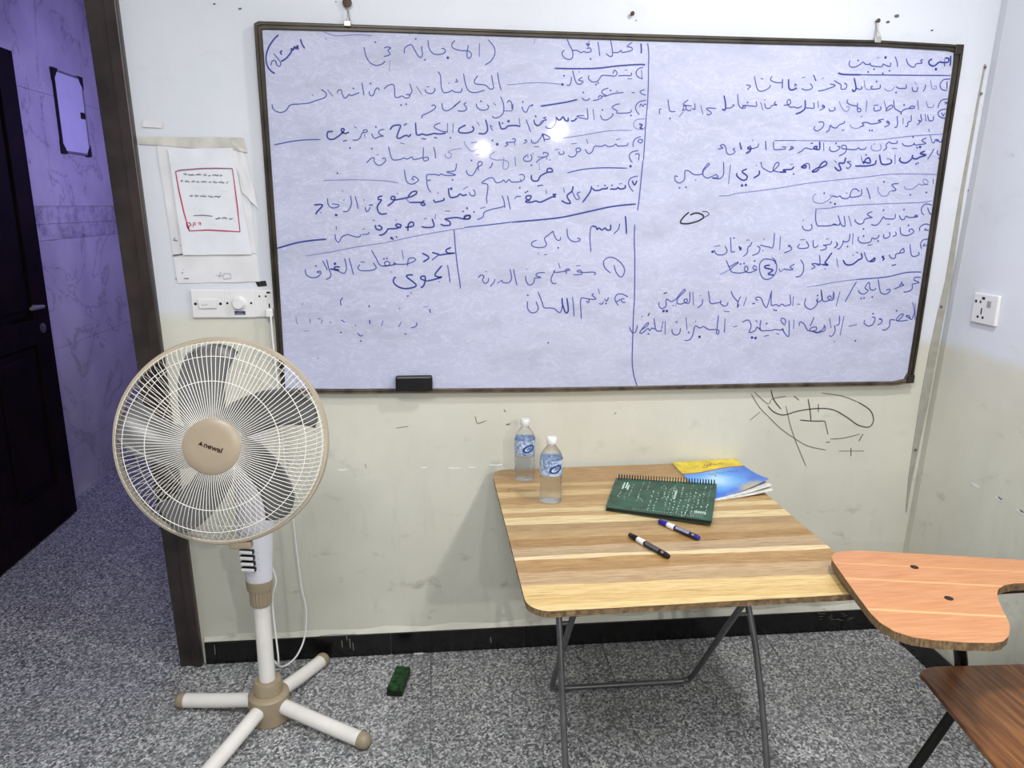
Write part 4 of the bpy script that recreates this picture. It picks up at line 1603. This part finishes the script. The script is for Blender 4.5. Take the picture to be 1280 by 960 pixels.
MB().box((GC.x+.012, GC.y-.016, GC.z-GR-.020), (GC.x+.075, GC.y+.014, GC.z-GR+.001)).xf(RT).build('rim_clip', 'tan', fan, bevel=.006)
MB().lathe([(.0, GC.y-.112), (.05, GC.y-.1115), (.072, GC.y-.110), (.078, GC.y-.106), (.0795, GC.y-.100), (.078, GC.y-.094), (.0, GC.y-.092)], 48, (GC.x, 0, GC.z), 'y', caps=False).xf(RT).build('centre_cap', 'cap', fan, smooth=True)
# logo lettering
def text(body, size, name, mat, parent, matrix):
    c = bpy.data.curves.new(name, 'FONT'); c.body = body; c.size = size; c.align_x = 'CENTER'; c.align_y = 'CENTER'; c.extrude = .0002; c.offset = size*.02
    tmp = bpy.data.objects.new('tmp', c); COL.objects.link(tmp)
    bpy.context.view_layer.update()
    me = bpy.data.meshes.new_from_object(tmp.evaluated_get(bpy.context.evaluated_depsgraph_get())); bpy.data.objects.remove(tmp)
    me.materials.clear(); me.materials.append(MT[mat]); me.transform(matrix)
    o = bpy.data.objects.new(name, me); COL.objects.link(o); o.parent = parent; o.matrix_parent_inverse = parent.matrix_basis.inverted(); return o
lm = RT @ Matrix.Translation((GC.x+.001, GC.y-.1130, GC.z+.0)) @ Matrix.Rotation(radians(22), 4, 'Y') @ Matrix.Rotation(radians(90), 4, 'X')
text('newal', .0195, 'brand_lettering', 'bolt', fan, lm @ Matrix.Translation((.006, 0, 0)) @ Matrix.Diagonal((1.15, 1, 1, 1)))
tri = MB(); tri.add([lm @ Vector(v) for v in ((-.035, -.005, 0), (-.0225, -.005, 0), (-.029, .006, 0))], [(0, 1, 2)]); tri.build('brand_mark', 'bolt', fan, fix=False)
# blades
edge_l = [(.20, 165), (.32, 155), (.45, 142), (.58, 130), (.72, 121), (.86, 113), (.96, 107), (1.0, 102)]
edge_r = [(.20, 78), (.32, 84), (.45, 86), (.58, 86.5), (.72, 85), (.86, 82), (.96, 79), (1.0, 84)]
BR = .276
bl0 = None
hubm = MB().lathe([(.0, -.055), (.035, -.055), (.05, -.045), (.054, -.02), (.054, .02)], 28, (0, 0, 0), 'y'); 
for b in range(5):
    mb = MB(); vs = []; nn = 8
    for (rl, al), (rr_, ar) in zip(edge_l, edge_r):
        for j in range(nn+1):
            t = j/nn; a = radians(al+(ar-al)*t); r = BR*(rl+(rr_-rl)*t)
            if rl >= .96: r *= (1+.03*sin(pi*t))
            h = -.030+.062*t+.012*sin(pi*t)
            vs.append(Vector((r*cos(a), h, r*sin(a))))
    rot = RT @ Matrix.Translation((GC.x, GC.y-.02, GC.z)) @ Matrix.Rotation(radians(72*b), 4, 'Y')
    m_ = len(edge_l); L = nn+1
    fs = [(i*L+j, i*L+j+1, (i+1)*L+j+1, (i+1)*L+j) for i in range(m_-1) for j in range(nn)]
    mb.add([rot @ v for v in vs], fs)
    o = mb.build('blade', 'blade', fan, smooth=True)
    so = o.modifiers.new('thick', 'SOLIDIFY'); so.thickness = .0022
hubm.v = [tuple(RT @ Matrix.Translation((GC.x, GC.y-.02, GC.z)) @ Vector(v)) for v in hubm.v]
hubm.build('blade_hub', 'blade', fan, smooth=True)
# power cord
q0 = HY(338, 393, WY-.03)
P = [HY(338, 391, WY-.028), HY(339, 402, WY-.040), HY(341, 425, WY-.042), HY(347, 480, WY-.044), HY(354, 560, WY-.042), HY(361, 620, WY-.04), HY(367, 655, WY-.04), HY(371, 690, WY-.045), HY(377, 735, WY-.05), HY(382.5, 762, WY-.06), HY(381, 795, WY-.08),
     HY(372, 818, 2.45), HY(360, 830, 2.38), HY(350, 833, 2.33), HY(343, 826, 2.30), (FX+.035, FY+.025, .2), (FX+.030, FY+.022, .42), (FX+.045, FY+.03, .50), (FX+.028, FY+.036, .56)]
MB().tube(smooth_path(P, 6), .0031, 8).build('power_cord', 'white', fan, smooth=True)
a = HY(333, 388, WY-.03); b = HY(339, 392, WY-.03)
MB().box((a.x-.004, WY-.036, b.z-.012), (b.x+.006, WY-.0125, a.z+.006)).build('plug', 'white', fan, bevel=.005)

# ================================================================== table
TX0, TX1, TY0, TY1 = .198, 1.112, 1.578, 2.562
tbl = thing('folding_table', 'square folding table with striped wood laminate top and grey tube legs', 'table', ((TX0+TX1)/2, (TY0+TY1)/2, 0))
def rounded(x0, y0, x1, y1, r, k=8):
    out = []
    for cx, cy, a0 in ((x1-r, y1-r, 0), (x0+r, y1-r, 90), (x0+r, y0+r, 180), (x1-r, y0+r, 270)):
        for i in range(k+1):
            a = radians(a0+90*i/k); out.append((cx+r*cos(a), cy+r*sin(a)))
    return out
rp_ = rounded(TX0, TY0, TX1, TY1, .062)
cxt, cyt = (TX0+TX1)/2, (TY0+TY1)/2
rot = Matrix.Rotation(radians(.9), 4, 'Z')
rp_ = [tuple((rot @ Vector((x-cxt, y-cyt, 0))+Vector((cxt, cyt, 0)))[:2]) for x, y in rp_]
MB().prism(rp_, TZ-.0012, TZ).build('table_top', 'tabletop', tbl)
# core board with ragged edge
edge = MB(); pts = []
for i in range(len(rp_)):
    a, b = Vector(rp_[i]), Vector(rp_[(i+1) % len(rp_)]); n = max(1, int((b-a).length/.012))
    for j in range(n):
        q = a+(b-a)*j/n; d = (q-Vector((cxt, cyt))).normalized(); pts.append(q-d*(.001+random.random()*.0022))
edge.prism([(q.x, q.y) for q in pts], TZ-.0185, TZ-.0013); edge.build('core_board', 'ply', tbl)
def legtube(name, P, r=.0098, k=4): return MB().tube(smooth_path(P, k) if k else P, r, 12).build(name, 'steel', tbl, smooth=True)
zt = TZ-.030
def Ay(z): return 1.735+(.735-z)*0+ (z/.735)*.335      # frame A: floor near the front, top near the back
def By(z): return 2.30-(z/.735)*.52                    # frame B: floor near the wall, top near the front
xa0, xa1 = .352, .948; xb0, xb1 = .388, .905
def U(y_of, x0, x1, x1t=None):
    x1t = x1t or x1
    return [(x0, y_of(zt), zt), (x0, y_of(.4), .4), (x0, y_of(.06), .06), (x0+.012, y_of(.02), .022), (x0+.05, y_of(.0098), .0105),
            ((x0+x1)/2, y_of(.0098), .0105), (x1-.05, y_of(.0098), .0105), (x1-.012, y_of(.02), .022), (x1, y_of(.06), .06), (x1, y_of(.4), .4), (x1t, y_of(zt), zt)]
legtube('leg_frame', U(Ay, xa0, xa1+.012, xa1-.035), k=3)
legtube('leg_frame', U(By, xb0, xb1), k=3)
for x in (xa0-.006, xb1-.01): 
    MB().box((x, TY0+.06, TZ-.0305), (x+.022, TY1-.06, TZ-.019)).build('mounting_bar', 'steel', tbl, bevel=.002)
zc = .735*(2.30-1.735)/(.335+.52)
for x0_, x1_ in ((xa0-.004, xb0+.006), (xb1-.006, xa1+.004)): MB().tube([(x0_, By(zc), zc), (x1_, By(zc), zc)], .006, 10).build('pivot_pin', 'steel', tbl)

# ------------------------------------------------ things on the table
def bottle(lab, loc, H, R, ang):
    t = thing('water_bottle', lab, 'bottle', loc, 'water bottles on the table')
    x, y, z = loc; s = H/.22
    prof = [(R*.70, .0), (R*.92, .004), (R*.99, .012), (R, .03), (R*.96, .055), (R*.99, .072), (R, .085), (R, .148), (R*.95, .158), (R*.78, .172), (R*.52, .185), (R*.38, .191), (R*.37, .199)]
    prof = [(r, h*s+.0004) for r, h in prof]
    MB().lathe(prof, 36, loc).build('bottle_body', 'pet', t, smooth=True)
    wp = [(max(0, r-.0018), h+.0015) for r, h in prof if h < .135*s]
    MB().lathe(wp, 30, loc).build('water', 'water', t, smooth=True)
    MB().lathe([(R+.0006, .098*s), (R+.0007, .150*s)], 40, loc, caps=False).build('label_wrap', 'blabel', t, smooth=True, fix=False)
    cp = [(R*.42, .198), (R*.46, .200), (R*.46, .216), (R*.40, .2195), (0.001, .22)]
    MB().lathe([(r, h*s) for r, h in cp], 24, loc).build('cap', 'white', t, smooth=True)
    # oval emblem on the label, towards the camera right
    def on(u, h): 
        a = ang+u/R; return Vector((x+(R+.0012)*cos(a), y+(R+.0012)*sin(a), z+h))
    mb = MB(); P = [on(.0185*cos(a), .122*s+.0105*sin(a)+.005*cos(a)) for a in [2*pi*i/20 for i in range(21)]]
    for ww, off in ((.0042, 0),):
        vs = []
        for i, q in enumerate(P):
            a = 2*pi*i/20; ro, ri = 1.2, .78
            vs += [on(.0185*ro*cos(a), .122*s+.0115*ro*sin(a)+.005*cos(a)), on(.0185*ri*cos(a), .122*s+.0105*ri*sin(a)+.005*cos(a))]
        mb.add(vs, [(2*i, 2*i+1, 2*i+3, 2*i+2) for i in range(20)])
    for P in ([(-.008, .003), (-.004, -.003), (.0, .001), (.003, -.002), (.008, .004), (.009, .009)], [(-.002, .007), (-.001, .0)], [(.004, .006), (.0045, .0)]):
        PP = [on(u, .122*s+v+.1*u) for u, v in P]; nrm = Vector((cos(ang), sin(ang), 0)); ribbon(mb, PP, .0024, nrm, .0006)
    for k in range(10):
        u = -.03+.0065*k; PP = [on(u, .1005*s), on(u+.003, .1005*s)]; ribbon(mb, PP, .0016, (cos(ang), sin(ang), 0), .0)
    mb.build('label_print', 'bprint', t, fix=False)
MT['bprint'] = plain('navy_print', (36, 62, 128), .4)
b1 = HZ(655.5, 599, TZ); bottle('small water bottle standing nearer the wall, at the table corner', (b1.x, b1.y, TZ), .226, .0365, radians(-75))
b2 = HZ(688, 626, TZ); bottle('small water bottle standing in front, nearer the notebook', (b2.x, b2.y, TZ), .222, .0375, radians(-75))

# notebook
nbz0 = TZ+.0005; NH = .013
nc = [HZ(x, yy, TZ+NH+dz_) for x, yy, dz_ in ((770, 597.5, 0), (896, 605, .0095), (889.5, 651, .0095), (757, 634, 0))]   # TL TR BR BL
nb = thing('spiral_notebook', 'green spiral notebook with white formula print lying on the table', 'notebook', ((nc[0].x+nc[2].x)/2, (nc[0].y+nc[2].y)/2, TZ))
def quad(c, z0, z1, inset=0):
    ctr = sum(c, Vector())/4
    return [(q.x+(ctr.x-q.x)*inset, q.y+(ctr.y-q.y)*inset) for q in c]
def NB(u, v, dz=.0004):
    a = nc[0].lerp(nc[1], u); b = nc[3].lerp(nc[2], u); q = a.lerp(b, v); return Vector((q.x, q.y, TZ+NH+dz))
_e = (nc[1]-nc[0]); _e.z = 0
def lift(v):
    u = (v[0]-nc[0].x)*_e.x+(v[1]-nc[0].y)*_e.y; return (v[0], v[1], v[2]+.0095*u/_e.length_squared+.0006)
mb = MB(); rnd = random.Random(11)
for nm_, ins_, za_, zb_, m_ in (('back_cover', 0, .0004, .0015, 'nbgreen'), ('pages', .02, .0016, NH-.0016, 'darkp'), ('front_cover', 0, NH-.0015, NH, 'nbgreen')):
    q_ = MB().prism(quad(nc, 0, 0, ins_), TZ+za_, TZ+zb_); q_.v = [lift(v) for v in q_.v]; q_.build(nm_, m_, nb)
def nmark(P, ww): ribbon(mb, [NB(u, v) for u, v in P], ww*1.15, (0, 0, 1), .0)
cols = [(.10, .14, .62), (.16, .30, .7), (.20, .2, .62), (.29, .10, .6), (.35, .08, .35), (.42, .35, .9), (.47, .4, .95), (.53, .22, .5), (.57, .3, .9), (.61, .05, .95), (.645, .6, 1), (.69, .1, .95), (.74, .35, .95), (.775, .1, .95), (.82, .2, .9), (.86, .35, .9), (.90, .1, .7), (.95, .1, .9)]
for u, v0, v1 in cols:
    v = v0
    while v < v1:
        sl = -.02
        P = [(u+sl*v+rnd.uniform(-.006, .006), v+i*.016) for i in range(rnd.randint(2, 4))]
        P = [(a+rnd.uniform(-.007, .007), b) for a, b in P]
        nmark(P, rnd.choice((.0016, .002, .0028)))
        v += rnd.uniform(.055, .10)
for (u, v, du, dv) in ((.105, .27, .012, .10), (.135, .24, .012, .10), (.155, .30, .010, .08), (.625, .42, .011, .13), (.63, .40, .009, .1)):
    nmark([(u, v-dv), (u-.004, v+dv)], .0065)
for (u, v, r) in ((.30, .68, .035), (.50, .22, .03), (.60, .25, .035), (.53, .55, .03)):
    nmark([(u, v-r*2), (u+r, v+r), (u-r, v+r), (u, v-r*2)], .0012)
for k in range(5): nmark([(.80, .83+.03*k), (.92, .82+.032*k)], .0014)
for k in range(22):
    u = .26+.03*k*.9; nmark([(u, .93+.0*k), (u+.012, .95)], .0016)
for k in range(9): nmark([(.835+.012*k, .80), (.842+.012*k, .86)], .0026)
mb.v = [lift(v) for v in mb.v]; mb.build('cover_print', 'chalk', nb, fix=False, label='white formula print on the cover', kind='stuff')
# coil
nr = 36
e = (nc[1]-nc[0]).normalized(); bk = Vector((-e.y, e.x, 0))
for k in range(nr):
    q = NB(.03+.945*k/(nr-1), .0, 0)
    P = []
    for j in range(9):
        a = radians(-100+j*40); P.append(Vector(lift((q.x, q.y, TZ+.0142)))+bk*(.0115*cos(a)+.003)+Vector((0, 0, .0112*sin(a))))
    MB().tube([p_ for p_ in P], .0017, 5).build('coil_ring', 'coil', nb)

# workbook under/behind the notebook
kc = [HZ(840, 578, TZ+.007), HZ(919, 572.5, TZ+.007), HZ(962, 611, TZ+.007), HZ(884, 625, TZ+.007)]
wk = thing('workbook', 'yellow and blue paperback workbook with curling pages at the table back', 'book', (kc[0].x, kc[0].y, TZ))
MB().prism(quad(kc, 0, 0, .01), TZ+.0003, TZ+.0012).build('back_cover', 'page', wk)
def bent(z0, z1, px4, lift, name, mat, uv=False, n=10):
    c = [HZ(x, yy, TZ+z1) for x, yy in px4]; mb = MB(); vs = []
    for side in (0, 1):
        for j in range(n+1):
            for i in range(n+1):
                u, v = i/n, j/n
                q = c[0].lerp(c[1], u).lerp(c[3].lerp(c[2], u), v)
                l = lift*max(0, (u+v-1.15))**2*1.6 if lift else 0
                vs.append((q.x, min(q.y, WY-.004), TZ+(z1 if side == 0 else z0)+l))
    N = (n+1)**2; fs = []
    for j in range(n):
        for i in range(n):
            a = j*(n+1)+i; fs += [(a, a+n+1, a+n+2, a+1), (N+a, N+a+1, N+a+n+2, N+a+n+1)]
    for i in range(n):
        for a, b in ((i, i+1), (n*(n+1)+i, n*(n+1)+i+1), (i*(n+1), (i+1)*(n+1)), (i*(n+1)+n, (i+1)*(n+1)+n)): fs.append((a, b, N+b, N+a))
    mb.add(vs, fs); o = mb.build(name, mat, wk, fix=False)
    if uv:
        ul = o.data.uv_layers.new()
        for p_ in o.data.polygons:
            for li in p_.loop_indices:
                vi = o.data.loops[li].vertex_index % N; ul.data[li].uv = ((vi % (n+1))/n, 1-(vi//(n+1))/n)
    return o
bent(.0013, .0035, ((841, 580), (920, 574), (966, 617), (886, 626)), .012, 'pages', 'page')
bent(.0037, .0055, ((841, 579), (920, 573.5), (964.5, 614), (885, 625)), .020, 'pages', 'page')
bent(.0058, .0068, ((840, 578), (919, 572.5), (960, 609), (884, 625)), .028, 'front_cover', 'book', True)
mb = MB()
def KB(u, v):
    q = kc[0].lerp(kc[1], u).lerp(kc[3].lerp(kc[2], u), v); return Vector((q.x, min(q.y, WY-.005), TZ+.0075))
rnd = random.Random(5)
for u0, u1, v0 in ((.36, .46, .20), (.5, .56, .14), (.40, .52, .17), (.56, .72, .16)):
    ribbon(mb, [KB(u0+(u1-u0)*t/6, v0+rnd.uniform(-.03, .03)) for t in range(7)], .0034, (0, 0, 1))
for u0, u1, v0 in ((.36, .47, .42), (.48, .62, .40), (.64, .82, .42), (.42, .45, .48)):
    ribbon(mb, [KB(u0+(u1-u0)*t/6, v0+rnd.uniform(-.025, .025)) for t in range(7)], .0026, (0, 0, 1))
mb.build('cover_title', 'titlered', wk, fix=False, label='dark red lettering', kind='stuff') if MT.setdefault('titlered', plain('title_print', (140, 60, 60), .5)) else None

# markers
def marker(lab, A, B, cols):
    a = HZ(*A, TZ+.0085); b = HZ(*B, TZ+.0085); a.z = b.z = TZ+.0088; d = (b-a).normalized(); L = (b-a).length
    t = thing('board_marker', lab, 'marker', (a.x, a.y, TZ), 'whiteboard markers on the table')
    def seg(n, t0, t1, r0, r1, m, **k):
        MB().tube([a+d*L*t0, a+d*L*(t0+.012), a+d*L*(t1-.01), a+d*L*t1], [r0*.86, r0, r1, r1*.9], 18).build(n, m, t, smooth=True, **k)
    seg('cap', 0, .23, .0072, .0086, cols[0]); seg('cap_band', .20, .40, .0085, .0087, 'white', label='white band')
    seg('barrel', .395, .94, .0082, .0082, cols[1]); seg('end_plug', .93, 1.0, .0080, .0066, cols[0])
    mb = MB(); up = Vector((0, 0, 1)); sd = d.cross(up)
    for ang, ww in ((42, .0085),):
        nrm = (up*cos(radians(ang))+(-sd if sd.y > 0 else sd)*sin(radians(ang)))
        P = [a+d*L*t_+nrm*.0085 for t_ in (.45, .6, .78)]; ribbon(mb, P, ww, nrm, .0, taper=False)
        for k in range(9):
            q = a+d*L*(.47+.032*k)+nrm*.0087; c_ = nrm.cross(d)
            ribbon(mb, [q-c_*.0018, q+c_*.0016+d*.0012], .0011, nrm, .0002, mi=1)
        for k in range(3):
            q = a+d*L*(.85+.022*k)+nrm*.0087; ribbon(mb, [q-c_*.003, q+c_*.003], .0014, nrm, .0, mi=2)
    mb.build('printed_label', ['label' if cols[0] == 'blue' else 'grlab', 'darkp', 'white'], t, fix=False)
MT['grlab'] = plain('grey_label', (92, 92, 96), .4)
marker('blue-capped whiteboard marker lying close to the notebook', (824, 651.5), (874, 673), ('blue', 'navyb')) if MT.setdefault('navyb', plain('navy_barrel', (30, 34, 66), .35)) else None
marker('black whiteboard marker lying nearest the front of the table', (787, 668.5), (836, 696), ('black', 'black'))
# tiny pencil tick on the laminate
mb = MB(); ribbon(mb, [HZ(x, yy, TZ+.0003) for x, yy in ((633, 613), (635, 614.5), (637, 611), (638, 610))], .002, (0, 0, 1)); mb.build('pencil_tick', 'pencil_dark', tbl, fix=False)

# ================================================================== tablet-arm chair
ch = thing('tablet_chair', 'school tablet-arm chair with orange writing tablet and dark brown seat', 'chair', (1.6, 1.45, 0))
TBZ = .80
tp = [(1041, 701), (1039.5, 696), (1042, 692), (1049, 689.5), (1072, 688), (1120, 690.5), (1180, 694), (1240, 697.5), (1285, 700.5)]
T1 = [HZ(x, yy, TBZ) for x, yy in tp]
T2 = [Vector((1.76, 1.625, 0)), Vector((1.79, 1.60, 0)), Vector((1.79, 1.53, 0)), Vector((1.76, 1.515, 0))]
bp = [(1282, 728.5), (1268, 729), (1255, 731.5), (1248, 736), (1246.5, 742), (1248, 750), (1253, 762), (1260, 775), (1262.5, 784), (1261, 795), (1254, 801.5), (1243, 803.5), (1210, 803), (1168, 800), (1140, 796), (1118, 789), (1100, 778), (1088, 766), (1070, 742)]
T3 = [HZ(x, yy, TBZ) for x, yy in bp]
tpl = [(q.x, q.y) for q in T1+T2+T3]
tabo = MB().prism(tpl, TBZ-.0013, TBZ).build('writing_tablet', 'tablet', ch)
edge = MB(); pts = []; ctr = Vector((1.2, 1.55))
for i in range(len(tpl)):
    a, b = Vector(tpl[i]), Vector(tpl[(i+1) % len(tpl)]); n = max(1, int((b-a).length/.015))
    for j in range(n):
        q = a+(b-a)*j/n; nn_ = (b-a).normalized(); nn_ = Vector((nn_.y, -nn_.x)); pts.append(q+nn_*(-.0002-random.random()*.0016)*-1*(1))
edge.prism([(q.x, q.y) for q in tpl and pts], TBZ-.0215, TBZ-.0014); edge.build('tablet_core', 'ply', ch)
for x, yy in ((1143, 709), (1186, 748)):
    q = HZ(x, yy, TBZ); MB().lathe([(.010, 0), (.010, .0012), (.007, .0022), (.001, .0024)], 16, (q.x, q.y, TBZ)).build('bolt', 'bolt', ch, smooth=True)
SZ = .47
sp = [(1.306, 1.630), (1.304, 1.642), (1.312, 1.655), (1.325, 1.665), (1.345, 1.671), (1.37, 1.674), (1.62, 1.664), (1.74, 1.657), (1.76, 1.63), (1.75, 1.30), (1.72, 1.25), (1.66, 1.235), (1.32, 1.20), (1.265, 1.21), (1.250, 1.24), (1.262, 1.31)]
so_ = MB().prism(sp, SZ-.016, SZ).build('seat', 'seat', ch, bevel=.004)
MB().prism([((x-1.54)*.97+1.54, (y-1.44)*.97+1.44) for x, y in sp], SZ-.020, SZ-.0165).build('seat_underlay', 'ply', ch)
def ct(name, P, r=.0135, k=4): return MB().tube(smooth_path(P, k), r, 14).build(name, 'blacktube', ch, smooth=True)
fz = SZ-.036
ct('frame_rail', [(1.36, 1.60, fz), (1.50, 1.60, fz), (1.68, 1.60, fz), (1.74, 1.60, fz), (1.775, 1.60, fz+.04), (1.795, 1.60, .60), (1.815, 1.60, .86), (1.82, 1.58, .90), (1.82, 1.54, .92), (1.82, 1.40, .92), (1.82, 1.33, .92), (1.82, 1.29, .90), (1.815, 1.27, .86), (1.795, 1.27, .60), (1.775, 1.27, fz+.04), (1.74, 1.27, fz), (1.60, 1.27, fz), (1.36, 1.27, fz)], k=3)
q = HY(1140, 965, 1.60)
ct('leg', [(1.405, 1.60, fz), (1.385, 1.60, .38), (1.31, 1.60, .23), (1.199, 1.60, .012)])
ct('leg', [(1.375, 1.27, fz), (1.355, 1.27, .38), (1.28, 1.27, .23), (1.18, 1.27, .012)])
ct('leg', [(1.70, 1.60, fz), (1.715, 1.60, .38), (1.755, 1.60, .2), (1.80, 1.60, .012)])
ct('leg', [(1.70, 1.27, fz), (1.715, 1.27, .38), (1.755, 1.27, .2), (1.80, 1.27, .012)])
ct('cross_bar', [(1.40, 1.27, fz-.01), (1.405, 1.44, fz-.01), (1.41, 1.60, fz-.01)])
ct('cross_bar', [(1.70, 1.27, fz-.01), (1.70, 1.44, fz-.01), (1.70, 1.60, fz-.01)])
ct('tablet_post', [(1.45, 1.61, fz-.01), (1.462, 1.68, .425), (1.468, 1.70, .46), (1.455, 1.70, .51), (1.445, 1.70, .545), (1.42, 1.67, .64), (1.385, 1.61, .73), (1.375, 1.575, .765), (1.37, 1.56, TBZ-.023)], .0175)
ct('tablet_rail', [(1.13, 1.56, TBZ-.034), (1.3, 1.56, TBZ-.034), (1.6, 1.565, TBZ-.034), (1.795, 1.575, TBZ-.034)], .011)
MB().prism([(1.785, 1.24), (1.797, 1.24), (1.797, 1.63), (1.785, 1.63)], .66, .88).build('backrest', 'seat', ch, bevel=.006)

# ================================================================== green eraser on the floor
gc = [HZ(x, yy, .032) for x, yy in ((496, 831.5), (513, 833), (502.5, 861.5), (483, 860.5))]
ge = thing('chalk_eraser', 'green felt eraser with black body lying on the granite floor', 'eraser', (gc[0].x, gc[0].y, 0))
MB().prism([(q.x, q.y) for q in gc], .0005, .020).build('eraser_body', 'black', ge, bevel=.002)
MB().prism(quad(gc, 0, 0, .02), .0202, .032).build('felt_pad', 'green', ge, bevel=.002, label='green felt side')
q = HZ(523, 816.5, .001)
o = MB().box((q.x-.018, q.y-.006, .0004), (q.x+.018, q.y+.006, .003)).build('paper_scrap', 'paper', None); tag(o, 'tiny white scrap on the floor at the foot of the black skirting', 'litter')
# lamp fittings for the room's lights (above and behind the viewpoint)
for nm, lab, loc, r in (('ceiling_lamp', 'round white ceiling lamp above the folding table', (1.22, 1.35, 2.945), .14),):
    o = MB().lathe([(r, 0), (r, .05), (r*.8, .0545)], 24, loc).build(nm, 'white', None, smooth=True); tag(o, lab, 'lamp')
